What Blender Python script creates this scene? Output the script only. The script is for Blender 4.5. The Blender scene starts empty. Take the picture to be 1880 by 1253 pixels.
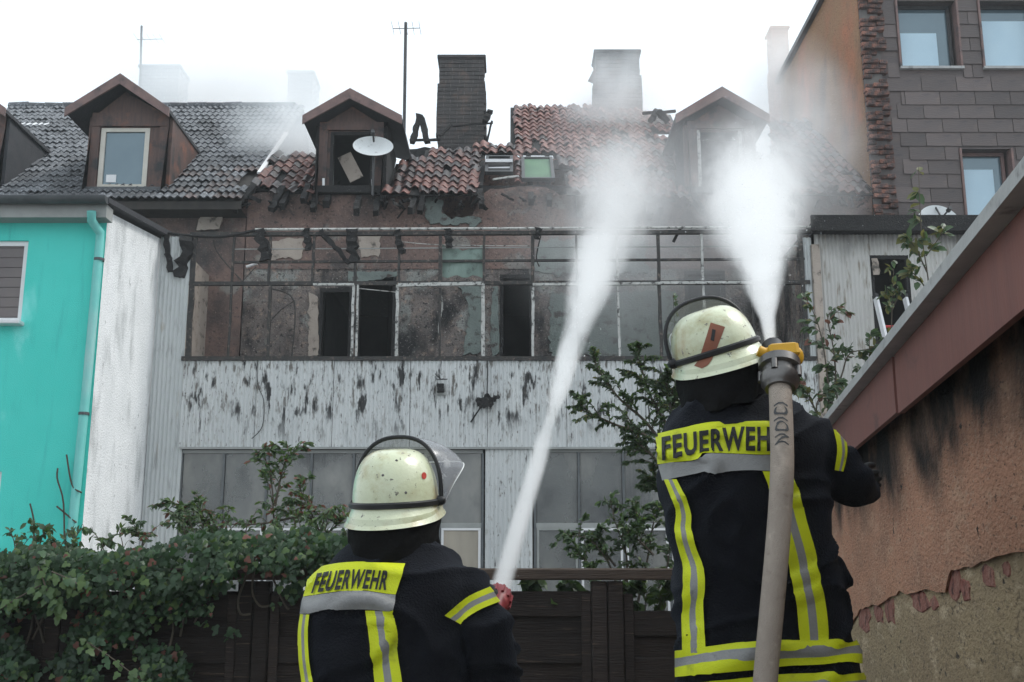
import bpy, bmesh, math, random
import numpy as np
from mathutils import Vector, Matrix, Euler, noise
from mathutils.bvhtree import BVHTree
R = math.radians
random.seed(7); np.random.seed(7)
SC = bpy.context.scene
C = SC.collection
# ------------------------------------------------------------------ camera, sky, sun, exposure
F, PITCH, CZ = 2050.0, R(12.3), 1.4          # focal length in photo pixels (1880 wide), pitch, eye height
cp, sp = math.cos(PITCH), math.sin(PITCH)
cam_d = bpy.data.cameras.new('camera'); cam_d.sensor_width = 36; cam_d.lens = 36 * F / 1880
cam_d.clip_start = 0.05; cam_d.clip_end = 2000
cam = bpy.data.objects.new('camera', cam_d); C.objects.link(cam)
cam.location = (0, 0, CZ); cam.rotation_euler = (R(90) + PITCH, 0, 0)
SC.camera = cam
SUN_EL, SUN_AZ = R(52), R(82)               # azimuth from +Y (ahead), positive is to the right
w = bpy.data.worlds.new('World'); SC.world = w; w.use_nodes = True
wn, wl = w.node_tree.nodes, w.node_tree.links
bg = wn['Background']
sky = wn.new('ShaderNodeTexSky'); sky.sky_type = 'NISHITA'; sky.sun_disc = False
sky.sun_elevation = SUN_EL; sky.sun_rotation = SUN_AZ; sky.air_density = 1.0; sky.dust_density = 6.0; sky.ozone_density = 1.0
hs = wn.new('ShaderNodeHueSaturation'); hs.inputs['Saturation'].default_value = 0.22; hs.inputs['Value'].default_value = 1.0
mx = wn.new('ShaderNodeMix'); mx.data_type = 'RGBA'; mx.inputs[0].default_value = 0.62
mx.inputs[7].default_value = (11.7, 13.1, 14.2, 1)     # even cloud cover
wl.new(sky.outputs[0], hs.inputs['Color']); wl.new(hs.outputs[0], mx.inputs[6]); wl.new(mx.outputs[2], bg.inputs[0])
bg.inputs[1].default_value = 0.12
sd = bpy.data.lights.new('sun', 'SUN'); sd.energy = 1.5; sd.angle = R(14); sd.color = (1, 0.97, 0.92)
sun = bpy.data.objects.new('sun', sd); C.objects.link(sun)
sun.rotation_euler = Vector((-math.sin(SUN_AZ) * math.cos(SUN_EL), -math.cos(SUN_AZ) * math.cos(SUN_EL), -math.sin(SUN_EL))).to_track_quat('-Z', 'Y').to_euler()
SC.view_settings.view_transform = 'Standard'; SC.view_settings.look = 'None'
SC.view_settings.exposure = 0.12; SC.view_settings.gamma = 1
cy = SC.cycles
cy.use_denoising = True
try: cy.denoiser = 'OPENIMAGEDENOISE'
except Exception: pass
cy.max_bounces = 10; cy.diffuse_bounces = 3; cy.glossy_bounces = 3; cy.transmission_bounces = 4; cy.transparent_max_bounces = 12
cy.volume_bounces = 7; cy.volume_step_rate = 2.0; cy.volume_max_steps = 96
cy.use_adaptive_sampling = True; cy.adaptive_threshold = 0.02
# ------------------------------------------------------------------ where things stand
def at(px, py, Y):
    u = (px - 940) / F; v = (626.5 - py) / F; t = Y / (cp - v * sp)
    return Vector((u * t, Y, CZ + t * (sp + v * cp)))
def ray(px, py):
    u = (px - 940) / F; v = (626.5 - py) / F
    return Vector((u, cp - v * sp, sp + v * cp)).normalized()
def proj(p):
    z = p[2] - CZ; d = p[1] * cp + z * sp; h = -p[1] * sp + z * cp
    return (940 + F * p[0] / d, 626.5 - F * h / d)
def inside(poly, x, y):
    r = False; j = len(poly) - 1
    for i in range(len(poly)):
        xi, yi = poly[i]; xj, yj = poly[j]
        if (yi > y) != (yj > y) and x < (xj - xi) * (y - yi) / (yj - yi) + xi: r = not r
        j = i
    return r
# ------------------------------------------------------------------ object helpers
PW = {}
def link(o, parent=None):
    C.objects.link(o)
    if parent is not None:
        o.parent = parent; o.matrix_parent_inverse = PW[parent.name].inverted()
    PW[o.name] = o.matrix_basis.copy()
    return o
def tag(o, label=None, cat=None, group=None, kind=None):
    if label: o['label'] = label
    if cat: o['category'] = cat
    if group: o['group'] = group
    if kind: o['kind'] = kind
    return o
def thing(name, label, cat, loc=(0, 0, 0), group=None):
    o = bpy.data.objects.new(name, None); o.location = loc; o.empty_display_size = 0.1
    o.matrix_basis = Matrix.Translation(loc)
    link(o); return tag(o, label, cat, group)
def mesh(name, vs, fs, mat, smooth=False):
    me = bpy.data.meshes.new(name); me.from_pydata([tuple(v) for v in vs], [], fs)
    if mat: me.materials.append(mat)
    if smooth: me.polygons.foreach_set('use_smooth', [True] * len(me.polygons)); me.set_sharp_from_angle(angle=R(48))
    me.update(); return me
def mk(name, geo, mat, parent=None, smooth=False, recalc=False):
    vs, fs = geo
    me = mesh(name, vs, fs, mat, smooth)
    if recalc:
        bm = bmesh.new(); bm.from_mesh(me); bmesh.ops.recalc_face_normals(bm, faces=bm.faces); bm.to_mesh(me); bm.free()
    o = bpy.data.objects.new(name, me); return link(o, parent)
def put(name, me, mw, parent=None):
    o = bpy.data.objects.new(name, me); o.matrix_basis = mw; return link(o, parent)
def join(*gs):
    V, Fc = [], []
    for v, f in gs:
        n = len(V); V += list(v); Fc += [tuple(i + n for i in q) for q in f]
    return V, Fc
BF = [(0, 1, 3, 2), (4, 6, 7, 5), (0, 4, 5, 1), (2, 3, 7, 6), (0, 2, 6, 4), (1, 5, 7, 3)]
def box(x0, x1, y0, y1, z0, z1):
    return [Vector((x, y, z)) for x in (x0, x1) for y in (y0, y1) for z in (z0, z1)], BF
def bevbox(x0, x1, y0, y1, z0, z1, b=0.008):
    bm = bmesh.new(); vs, fs = box(x0, x1, y0, y1, z0, z1)
    q = [bm.verts.new(v) for v in vs]
    for f in fs: bm.faces.new([q[i] for i in f])
    bmesh.ops.recalc_face_normals(bm, faces=bm.faces)
    bmesh.ops.bevel(bm, geom=bm.edges[:], offset=b, segments=1, affect='EDGES')
    bm.verts.index_update()
    out = [v.co.copy() for v in bm.verts], [tuple(v.index for v in f.verts) for f in bm.faces]
    bm.free(); return out
def beam(p, q, wd, hg, up=(0, 0, 1), jit=0.0, seg=1):
    p, q = Vector(p), Vector(q); d = (q - p).normalized(); u = Vector(up)
    s = d.cross(u)
    if s.length < 1e-4: s = d.cross(Vector((0, 1, 0)))
    s.normalize(); n = s.cross(d).normalized()
    V, Fc = [], []
    for k in range(seg + 1):
        c = p.lerp(q, k / seg)
        j = lambda: random.uniform(1 - jit, 1 + jit * 0.5)
        cc = c + (s * random.uniform(-1, 1) * wd + n * random.uniform(-1, 1) * hg) * jit * 0.4
        V += [cc - s * wd / 2 * j() - n * hg / 2 * j(), cc + s * wd / 2 * j() - n * hg / 2 * j(), cc + s * wd / 2 * j() + n * hg / 2 * j(), cc - s * wd / 2 * j() + n * hg / 2 * j()]
    for k in range(seg):
        a = 4 * k
        for i in range(4): Fc.append((a + i, a + (i + 1) % 4, a + 4 + (i + 1) % 4, a + 4 + i))
    Fc.append((3, 2, 1, 0)); a = 4 * seg; Fc.append((a, a + 1, a + 2, a + 3))
    return V, Fc
def smooth_path(pts, n):
    pts = [Vector(p) for p in pts]
    if len(pts) < 3: return [pts[0].lerp(pts[-1], i / n) for i in range(n + 1)]
    out = []; m = len(pts) - 1
    for i in range(n + 1):
        t = i / n * m; k = min(int(t), m - 1); f = t - k
        p0 = pts[max(k - 1, 0)]; p1 = pts[k]; p2 = pts[k + 1]; p3 = pts[min(k + 2, m)]
        out.append(0.5 * ((2 * p1) + (p2 - p0) * f + (2 * p0 - 5 * p1 + 4 * p2 - p3) * f * f + (3 * p1 - p0 - 3 * p2 + p3) * f ** 3))
    return out
def tube(pts, r, n=8, caps=True):
    pts = [Vector(p) for p in pts]; V, Fc = [], []
    rr = r if callable(r) else (lambda t: r)
    prev = None
    for i, p in enumerate(pts):
        d = (pts[min(i + 1, len(pts) - 1)] - pts[max(i - 1, 0)]).normalized()
        if prev is None:
            a = d.cross(Vector((0, 0, 1)))
            if a.length < 1e-3: a = d.cross(Vector((1, 0, 0)))
        else: a = prev - d * prev.dot(d)
        a.normalize(); prev = a; b = d.cross(a)
        q = rr(i / max(len(pts) - 1, 1))
        for k in range(n):
            t = 2 * math.pi * k / n; V.append(p + (a * math.cos(t) + b * math.sin(t)) * q)
    for i in range(len(pts) - 1):
        for k in range(n): Fc.append((i * n + k, i * n + (k + 1) % n, (i + 1) * n + (k + 1) % n, (i + 1) * n + k))
    if caps:
        Fc.append(tuple(range(n - 1, -1, -1))); m = (len(pts) - 1) * n; Fc.append(tuple(m + k for k in range(n)))
    return V, Fc
def lathe(c, axis, prof, n=24):
    """profile of (distance along axis, radius)"""
    c = Vector(c); d = Vector(axis).normalized(); a = d.cross(Vector((0, 0, 1)))
    if a.length < 1e-3: a = d.cross(Vector((1, 0, 0)))
    a.normalize(); b = d.cross(a); V, Fc = [], []
    for s, q in prof:
        for k in range(n):
            t = 2 * math.pi * k / n; V.append(c + d * s + (a * math.cos(t) + b * math.sin(t)) * q)
    for i in range(len(prof) - 1):
        for k in range(n): Fc.append((i * n + k, i * n + (k + 1) % n, (i + 1) * n + (k + 1) % n, (i + 1) * n + k))
    return V, Fc
def wall_holes(x0, x1, z0, z1, Y, th, holes, div=1.2):
    """wall in the XZ plane, front face at Y, thickness th going back, with rectangular openings and reveals"""
    xs = sorted(set([x0, x1] + [h[i] for h in holes for i in (0, 1) if x0 < h[i] < x1]))
    zs = sorted(set([z0, z1] + [h[i] for h in holes for i in (2, 3) if z0 < h[i] < z1]))
    V, Fc = [], []
    def quad(a, b, c, d): n = len(V); V.extend([a, b, c, d]); Fc.append((n, n + 1, n + 2, n + 3))
    for i in range(len(xs) - 1):
        for j in range(len(zs) - 1):
            xm, zm = (xs[i] + xs[i + 1]) / 2, (zs[j] + zs[j + 1]) / 2
            if any(h[0] < xm < h[1] and h[2] < zm < h[3] for h in holes): continue
            a, b, c, d = xs[i], xs[i + 1], zs[j], zs[j + 1]
            quad((a, Y, c), (b, Y, c), (b, Y, d), (a, Y, d)); quad((b, Y + th, c), (a, Y + th, c), (a, Y + th, d), (b, Y + th, d))
    for h in holes:
        a, b, c, d = max(h[0], x0), min(h[1], x1), max(h[2], z0), min(h[3], z1)
        quad((a, Y, c), (a, Y, d), (a, Y + th, d), (a, Y + th, c)); quad((b, Y, d), (b, Y, c), (b, Y + th, c), (b, Y + th, d))
        quad((a, Y, d), (b, Y, d), (b, Y + th, d), (a, Y + th, d)); quad((b, Y, c), (a, Y, c), (a, Y + th, c), (b, Y + th, c))
    quad((x0, Y, z1), (x1, Y, z1), (x1, Y + th, z1), (x0, Y + th, z1))
    quad((x0, Y, z0), (x0, Y, z1), (x0, Y + th, z1), (x0, Y + th, z0)); quad((x1, Y, z1), (x1, Y, z0), (x1, Y + th, z0), (x1, Y + th, z1))
    return V, Fc
# ------------------------------------------------------------------ materials
MATS = {}
def mat(name, c1, c2=None, scale=3.0, rough=0.8, bump=0.0, bscale=40.0, stretch=(1, 1, 1), layers=(), metal=0.0, spec=0.3,
        rand=0.0, detail=6.0, bstretch=None, trans=0.0, coat=0.0, soft=0.25, transl=None):
    """principled surface: two noise-mixed colours, any number of stains (colour, scale, threshold, softness, stretch, (zlo,zhi)), fine relief"""
    if name in MATS: return MATS[name]
    m = bpy.data.materials.new(name); m.use_nodes = True; MATS[name] = m
    N, L = m.node_tree.nodes, m.node_tree.links; b = N['Principled BSDF']
    b.inputs['Roughness'].default_value = rough; b.inputs['Metallic'].default_value = metal
    b.inputs['Specular IOR Level'].default_value = spec
    if coat: b.inputs['Coat Weight'].default_value = coat; b.inputs['Coat Roughness'].default_value = 0.25
    tc = N.new('ShaderNodeTexCoord')
    def mapped(st):
        mp = N.new('ShaderNodeMapping'); mp.inputs['Scale'].default_value = st; L.new(tc.outputs['Object'], mp.inputs[0]); return mp.outputs[0]
    def nz(sc, st, det=detail, rg=0.6):
        n = N.new('ShaderNodeTexNoise'); n.inputs['Scale'].default_value = sc; n.inputs['Detail'].default_value = det; n.inputs['Roughness'].default_value = rg
        L.new(mapped(st), n.inputs['Vector']); return n.outputs[0]
    def step(v, lo, hi):
        r = N.new('ShaderNodeMapRange'); r.interpolation_type = 'SMOOTHSTEP'; r.inputs[1].default_value = lo; r.inputs[2].default_value = hi; L.new(v, r.inputs[0]); return r.outputs[0]
    def mixc(f, a, c):
        x = N.new('ShaderNodeMix'); x.data_type = 'RGBA'; L.new(f, x.inputs[0])
        if isinstance(a, tuple): x.inputs[6].default_value = (*a, 1)
        else: L.new(a, x.inputs[6])
        x.inputs[7].default_value = (*c, 1); return x.outputs[2]
    c2 = c2 or tuple(v * 0.75 for v in c1)
    col = mixc(step(nz(scale, stretch), 0.5 - soft, 0.5 + soft), c1, c2)
    for lay in layers:
        lc, ls, lt, lsoft, lst = lay[:5]
        f = step(nz(ls, lst), lt - lsoft, lt + lsoft)
        if len(lay) > 5 and lay[5]:
            sx = N.new('ShaderNodeSeparateXYZ'); L.new(tc.outputs['Object'], sx.inputs[0])
            wob = N.new('ShaderNodeMath'); wob.operation = 'MULTIPLY_ADD'; L.new(nz(2.2, (1, 1, 0.5)), wob.inputs[0]); wob.inputs[1].default_value = lay[6] if len(lay) > 6 else 0.6; L.new(sx.outputs[2], wob.inputs[2])
            g = N.new('ShaderNodeMath'); g.operation = 'MULTIPLY'; L.new(f, g.inputs[0]); L.new(step(wob.outputs[0], lay[5][0], lay[5][1]), g.inputs[1]); f = g.outputs[0]
        col = mixc(f, col, lc)
    if rand:
        oi = N.new('ShaderNodeObjectInfo'); h = N.new('ShaderNodeHueSaturation'); L.new(col, h.inputs['Color'])
        r = N.new('ShaderNodeMapRange'); r.inputs[3].default_value = 1 - rand; r.inputs[4].default_value = 1 + rand; L.new(oi.outputs['Random'], r.inputs[0]); L.new(r.outputs[0], h.inputs['Value']); col = h.outputs[0]
    L.new(col, b.inputs['Base Color'])
    if bump:
        bp = N.new('ShaderNodeBump'); bp.inputs['Strength'].default_value = bump; bp.inputs['Distance'].default_value = 0.02
        L.new(nz(bscale, bstretch or stretch, 8), bp.inputs['Height']); L.new(bp.outputs[0], b.inputs['Normal'])
    if trans:
        out = N['Material Output']; t = N.new('ShaderNodeBsdfTransparent'); ms = N.new('ShaderNodeMixShader'); ms.inputs[0].default_value = trans
        L.new(b.outputs[0], ms.inputs[1]); L.new(t.outputs[0], ms.inputs[2]); L.new(ms.outputs[0], out.inputs[0])
    if transl:
        out = N['Material Output']; t = N.new('ShaderNodeBsdfTranslucent'); t.inputs[0].default_value = (*transl, 1); ms = N.new('ShaderNodeMixShader'); ms.inputs[0].default_value = 0.3
        L.new(b.outputs[0], ms.inputs[1]); L.new(t.outputs[0], ms.inputs[2]); L.new(ms.outputs[0], out.inputs[0])
    return m
S1 = (1, 1, 1)
BLACK = (0.012, 0.012, 0.013)
m_turq = mat('turquoise_render', (0.065, 0.61, 0.52), (0.085, 0.65, 0.565), 1.2, 0.85, 0.35, 90, layers=[((0.22, 0.75, 0.69), 0.9, 0.60, 0.05, (1, 1, 0.5)), ((0.06, 0.52, 0.46), 3, 0.66, 0.12, (3, 3, 0.35))])
m_white_render = mat('white_render', (0.84, 0.855, 0.86), (0.74, 0.76, 0.765), 2.2, 0.9, 0.9, 45, layers=[((0.40, 0.42, 0.42), 2.4, 0.62, 0.12, (1, 1, 0.35)), ((0.30, 0.31, 0.31), 11, 0.69, 0.03, (1, 1.6, 0.8)), ((0.66, 0.68, 0.68), 40, 0.6, 0.06, S1)])
m_corr = mat('corrugated_white', (0.57, 0.59, 0.585), (0.47, 0.495, 0.495), 1.3, 0.55, 0.15, 60, (1, 1, 0.35), layers=[((0.34, 0.35, 0.35), 18, 0.62, 0.10, (1, 1, 0.2)), ((0.36, 0.33, 0.28), 7, 0.68, 0.08, (1, 1, 0.3))])
m_corr_soot = mat('corrugated_sooted', (0.60, 0.615, 0.61), (0.50, 0.52, 0.52), 1.3, 0.55, 0.15, 60, (1, 1, 0.35), layers=[
    ((0.36, 0.355, 0.34), 26, 0.62, 0.08, (1, 1, 0.30)), ((0.16, 0.15, 0.135), 15, 0.605, 0.05, (1, 1, 0.28), (3.6, 4.2), 0.8), ((0.03, 0.03, 0.03), 9.5, 0.595, 0.045, (1, 1, 0.28), (3.50, 4.05), 0.9),
    ((0.03, 0.03, 0.03), 5.0, 0.63, 0.05, (1, 1, 0.32), (3.60, 4.05), 0.9), ((0.06, 0.055, 0.05), 12, 0.67, 0.04, (1, 1, 0.3)), ((0.12, 0.11, 0.10), 40, 0.66, 0.04, (1, 1, 0.4))])
m_corr_right = mat('corrugated_cream', (0.56, 0.55, 0.52), (0.47, 0.46, 0.44), 1.3, 0.55, 0.15, 60, (1, 1, 0.35), layers=[((0.06, 0.055, 0.05), 2.6, 0.45, 0.15, (1, 1, 0.6), (5.9, 6.45), 0.8), ((0.25, 0.22, 0.18), 14, 0.62, 0.08, (1, 1, 0.2))])
m_tile_dark = mat('tile_dark', (0.105, 0.112, 0.122), (0.062, 0.066, 0.074), 9, 0.55, 0.2, 90, spec=0.25, rand=0.45, layers=[((0.26, 0.27, 0.28), 30, 0.6, 0.1, S1)])
m_tile_red = mat('tile_red', (0.20, 0.088, 0.07), (0.115, 0.056, 0.048), 7, 0.55, 0.2, 90, spec=0.4, rand=0.4, layers=[(BLACK, 5, 0.58, 0.12, S1)])
m_tile_sooty = mat('tile_sooty', (0.085, 0.05, 0.045), (0.035, 0.028, 0.027), 7, 0.40, 0.2, 90, spec=0.5, rand=0.5, layers=[(BLACK, 5, 0.52, 0.12, S1)])
m_char = mat('charred_timber', (0.010, 0.010, 0.011), (0.022, 0.021, 0.020), 18, 0.75, 0.8, 60, layers=[((0.10, 0.095, 0.09), 30, 0.66, 0.06, S1)])
m_deck = mat('roof_underlay', (0.03, 0.028, 0.027), (0.05, 0.045, 0.04), 6, 0.9)
m_brickwall = mat('burnt_plaster_brick', (0.225, 0.185, 0.165), (0.135, 0.122, 0.117), 3.0, 0.92, 1.0, 30, layers=[
    ((0.28, 0.285, 0.265), 2.1, 0.575, 0.05, S1), ((0.33, 0.25, 0.205), 9, 0.60, 0.08, S1), ((0.022, 0.022, 0.023), 1.5, 0.54, 0.09, (1, 1, 0.6)), ((0.03, 0.03, 0.03), 14, 0.60, 0.06, S1), ((0.44, 0.415, 0.375), 34, 0.64, 0.05, S1), ((0.03, 0.028, 0.028), 50, 0.60, 0.06, S1)])
m_brickdark = mat('burnt_plaster_upper', (0.24, 0.155, 0.13), (0.145, 0.105, 0.093), 2.5, 0.92, 0.9, 26, layers=[
    ((0.23, 0.215, 0.195), 1.9, 0.61, 0.04, S1), ((0.05, 0.047, 0.047), 1.1, 0.57, 0.12, S1), ((0.075, 0.063, 0.06), 22, 0.60, 0.08, S1), ((0.30, 0.22, 0.18), 36, 0.64, 0.06, S1)])
m_plaster_green = mat('old_green_plaster', (0.20, 0.235, 0.215), (0.14, 0.165, 0.155), 5, 0.9, 0.6, 40, layers=[((0.07, 0.06, 0.055), 9, 0.60, 0.07, S1)])
m_plaster_beige = mat('beige_plaster', (0.42, 0.36, 0.31), (0.33, 0.28, 0.24), 4, 0.9, 0.4, 40, layers=[((0.10, 0.09, 0.08), 8, 0.62, 0.08, S1)])
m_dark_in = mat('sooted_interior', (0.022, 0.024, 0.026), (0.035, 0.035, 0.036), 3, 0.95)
m_steel = mat('burnt_steel', (0.022, 0.023, 0.024), (0.05, 0.045, 0.04), 14, 0.6, 0.3, 60, layers=[((0.16, 0.13, 0.11), 20, 0.62, 0.08, S1)])
m_white_frame = mat('scorched_white_frame', (0.52, 0.52, 0.50), (0.36, 0.36, 0.34), 12, 0.55, layers=[((0.05, 0.048, 0.045), 16, 0.57, 0.08, S1)])
m_pvc = mat('white_window_frame', (0.74, 0.74, 0.74), (0.68, 0.68, 0.69), 3, 0.4)
m_beige_frame = mat('cream_window_frame', (0.56, 0.53, 0.47), (0.48, 0.45, 0.39), 6, 0.5)
m_grey_pane = mat('dirty_glass', (0.27, 0.275, 0.265), (0.17, 0.178, 0.175), 0.9, 0.2, spec=0.5, trans=0.36, layers=[((0.36, 0.355, 0.33), 1.6, 0.58, 0.15, (1, 1, 0.5)), ((0.07, 0.075, 0.08), 1.1, 0.60, 0.12, (1, 1, .8))])
m_tan_pane = mat('tan_sheet', (0.38, 0.34, 0.28), (0.29, 0.265, 0.22), 5, 0.6, 0.3, 9, (1, 1, 0.25))
m_curtain = mat('white_curtain', (0.78, 0.78, 0.74), (0.66, 0.66, 0.63), 8, 0.9, 0.3, 20, (3, 1, 0.2))
m_blue_pane = mat('sky_glass', (0.10, 0.15, 0.18), (0.13, 0.19, 0.22), 1.2, 0.06, spec=1.0, metal=0.35)
m_pale_blue = mat('pale_blue_sheet', (0.50, 0.66, 0.75), (0.44, 0.60, 0.70), 2, 0.5, spec=0.5)
m_shutter = mat('brown_shutter', (0.15, 0.125, 0.12), (0.12, 0.10, 0.10), 3, 0.45, spec=0.5)
m_gutter = mat('zinc_gutter', (0.07, 0.075, 0.08), (0.10, 0.105, 0.11), 6, 0.5, metal=0.3)
m_fascia_grey = mat('grey_fascia', (0.33, 0.34, 0.33), (0.26, 0.27, 0.26), 4, 0.7)
m_pipe = mat('turquoise_pipe', (0.14, 0.50, 0.46), (0.18, 0.54, 0.50), 5, 0.5, layers=[((0.30, 0.52, 0.50), 3, 0.6, 0.1, (1, 1, 0.2))])
m_brown_board = mat('brown_cladding', (0.115, 0.07, 0.058), (0.075, 0.05, 0.045), 5, 0.6, 0.3, 30, (6, 6, 0.5), layers=[((0.20, 0.085, 0.055), 2.5, 0.62, 0.1, S1), ((0.03, 0.03, 0.032), 3.5, 0.60, 0.1, S1)])
m_brown_roof = mat('brown_bargeboard', (0.215, 0.135, 0.12), (0.145, 0.098, 0.092), 6, 0.55, 0.3, 30, layers=[((0.055, 0.052, 0.055), 3, 0.62, 0.1, S1)])
m_bitumen = mat('bitumen_dormer_roof', (0.035, 0.037, 0.042), (0.05, 0.05, 0.055), 5, 0.7, 0.4, 30)
m_chim = mat('sooty_chimney', (0.085, 0.078, 0.075), (0.055, 0.052, 0.052), 3, 0.9, 0.6, 40, rand=0.2, layers=[((0.12, 0.09, 0.078), 4, 0.6, 0.1, S1)])
m_chim_hazed = mat('hazed_chimney', (0.40, 0.42, 0.43), (0.34, 0.36, 0.37), 3, 0.9)  # smoke haze over the far chimneys put into this pale colour
m_chim_red = mat('red_chimney', (0.33, 0.14, 0.10), (0.25, 0.11, 0.09), 4, 0.9)
m_mortar = mat('mortar', (0.16, 0.15, 0.14), (0.11, 0.10, 0.10), 8, 0.95)
m_dish = mat('dish_white', (0.72, 0.74, 0.74), (0.64, 0.66, 0.66), 3, 0.4, layers=[((0.35, 0.35, 0.34), 9, 0.66, 0.1, S1)])
m_darkmetal = mat('dark_metal', (0.05, 0.052, 0.055), (0.08, 0.08, 0.08), 8, 0.45, metal=0.6)
m_clad = mat('fibre_cement', (0.112, 0.084, 0.076), (0.078, 0.064, 0.063), 2.2, 0.45, 0.35, 25, (0.5, 1, 4), spec=0.45, rand=0.30, layers=[((0.15, 0.105, 0.088), 1.6, 0.64, 0.1, S1), ((0.032, 0.033, 0.038), 5, 0.64, 0.08, (0.4, 1, 3))])
m_orange = mat('ochre_render', (0.33, 0.19, 0.10), (0.25, 0.15, 0.09), 1.4, 0.92, 0.8, 30, layers=[((0.42, 0.17, 0.09), 0.7, 0.56, 0.12, S1), ((0.16, 0.10, 0.07), 1.2, 0.60, 0.12, (1, 1, 0.6)), ((0.10, 0.07, 0.055), 24, 0.63, 0.07, S1)])
m_brick = mat('old_brick', (0.27, 0.125, 0.09), (0.17, 0.09, 0.07), 12, 0.9, 0.8, 50, rand=0.4, layers=[((0.06, 0.05, 0.05), 5, 0.56, 0.1, S1)])
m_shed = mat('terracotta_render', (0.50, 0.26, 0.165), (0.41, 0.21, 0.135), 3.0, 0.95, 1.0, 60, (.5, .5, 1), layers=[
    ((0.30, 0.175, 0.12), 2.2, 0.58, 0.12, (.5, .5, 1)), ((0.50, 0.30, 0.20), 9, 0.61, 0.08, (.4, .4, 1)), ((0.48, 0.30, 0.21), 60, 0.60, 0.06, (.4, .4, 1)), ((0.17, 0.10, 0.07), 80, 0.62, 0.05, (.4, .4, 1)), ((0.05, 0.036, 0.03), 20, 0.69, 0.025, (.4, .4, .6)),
    ((0.014, 0.0125, 0.012), 2.4, 0.36, 0.18, (.6, .6, 0.6), (2.06, 2.40), 0.75)])  # black top band: soot plus the fascia overhang's shade put into the colour
m_rough = mat('tan_roughcast', (0.40, 0.30, 0.18), (0.30, 0.225, 0.14), 4, 0.95, 1.0, 50, (.5, .5, 1), layers=[((0.055, 0.045, 0.035), 26, 0.655, 0.03, (.4, .4, 0.8)), ((0.50, 0.39, 0.26), 12, 0.60, 0.08, (.4, .4, 1)), ((0.2, 0.15, 0.1), 60, 0.60, 0.06, (.4, .4, 1))])
m_redstone = mat('exposed_brick', (0.25, 0.085, 0.068), (0.33, 0.17, 0.13), 14, 0.85, 0.9, 40, layers=[((0.08, 0.04, 0.035), 16, 0.6, 0.08, S1)])
m_fascia_red = mat('redbrown_fascia', (0.205, 0.082, 0.066), (0.175, 0.072, 0.06), 3, 0.6, 0.15, 20, (4, 4, 0.6), layers=[((0.10, 0.05, 0.045), 3, 0.66, 0.12, (1, 1, 2))])
m_coping = mat('grey_coping', (0.42, 0.42, 0.41), (0.34, 0.34, 0.335), 6, 0.6, 0.2, 30, layers=[((0.17, 0.17, 0.165), 9, 0.64, 0.1, S1)])
m_fence = mat('dark_fence_wood', (0.032, 0.023, 0.019), (0.020, 0.015, 0.013), 4, 0.75, 0.6, 18, (0.6, 3, 8), rand=0.3, layers=[((0.11, 0.075, 0.055), 14, 0.66, 0.06, (0.3, 2, 5))])
m_rail = mat('weathered_rail_wood', (0.085, 0.06, 0.045), (0.055, 0.04, 0.032), 4, 0.8, 0.6, 18, (0.6, 3, 8))
m_ivy = mat('ivy_leaf', (0.045, 0.098, 0.036), (0.022, 0.055, 0.026), 6, 0.42, spec=0.4, rand=0.35, transl=(0.05, 0.12, 0.03))
m_ivy_light = mat('ivy_leaf_young', (0.085, 0.14, 0.035), (0.06, 0.11, 0.04), 6, 0.45, spec=0.4, transl=(0.12, 0.2, 0.03))
m_ivy_red = mat('ivy_leaf_autumn', (0.17, 0.065, 0.045), (0.11, 0.05, 0.035), 6, 0.5, spec=0.3, transl=(0.2, 0.08, 0.05))
m_leaf = mat('shrub_leaf', (0.062, 0.105, 0.048), (0.042, 0.075, 0.038), 7, 0.45, spec=0.4, rand=0.3, transl=(0.08, 0.14, 0.04))
m_leaf_y = mat('shrub_leaf_yellowing', (0.13, 0.13, 0.04), (0.09, 0.10, 0.04), 7, 0.5, transl=(0.2, 0.2, 0.05))
m_stem = mat('twig', (0.06, 0.05, 0.04), (0.09, 0.075, 0.055), 20, 0.85)
m_ground = mat('courtyard_paving', (0.14, 0.135, 0.125), (0.10, 0.095, 0.09), 1.5, 0.95, 0.5, 12)
m_jacket = mat("navy_jacket_cloth", (0.0066, 0.0074, 0.0105), (0.0042, 0.0047, 0.0068), 4, 0.85, 0.5, 160, spec=0.12, layers=[((0.0085, 0.0092, 0.0120), 6, 0.60, 0.12, S1)])
m_jacket.node_tree.nodes['Principled BSDF'].inputs['Sheen Weight'].default_value = .07; m_jacket.node_tree.nodes['Principled BSDF'].inputs['Sheen Tint'].default_value = (.5, .6, .8, 1)
m_yellow = mat('lime_reflective_tape', (0.60, 0.66, 0.012), (0.50, 0.56, 0.01), 9, 0.55, 0.2, 160, layers=[((0.30, 0.33, 0.02), 13, 0.67, 0.10, S1)])
m_silver = mat('silver_reflective_tape', (0.27, 0.27, 0.265), (0.20, 0.20, 0.20), 9, 0.5, 0.2, 160, layers=[((0.12, 0.12, 0.12), 14, 0.66, 0.08, S1)])
m_letter = mat('black_lettering', (0.014, 0.015, 0.016), (0.02, 0.02, 0.02), 9, 0.6, layers=[((0.30, 0.33, 0.02), 60, 0.70, 0.03, S1)])
m_helmet = mat('luminous_helmet_paint', (0.63, 0.665, 0.47), (0.54, 0.575, 0.385), 5, 0.24, 0.12, 60, spec=0.6, coat=0.6, layers=[((0.38, 0.35, 0.18), 9, 0.60, 0.12, S1), ((0.10, 0.09, 0.07), 60, 0.655, 0.03, S1), ((0.40, 0.33, 0.17), 5.5, 0.59, 0.10, S1), ((.16, .14, .1), 24, 0.67, 0.04, S1)])
m_rubber = mat('black_rubber', (0.012, 0.013, 0.014), (0.02, 0.02, 0.021), 12, 0.45)
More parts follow.
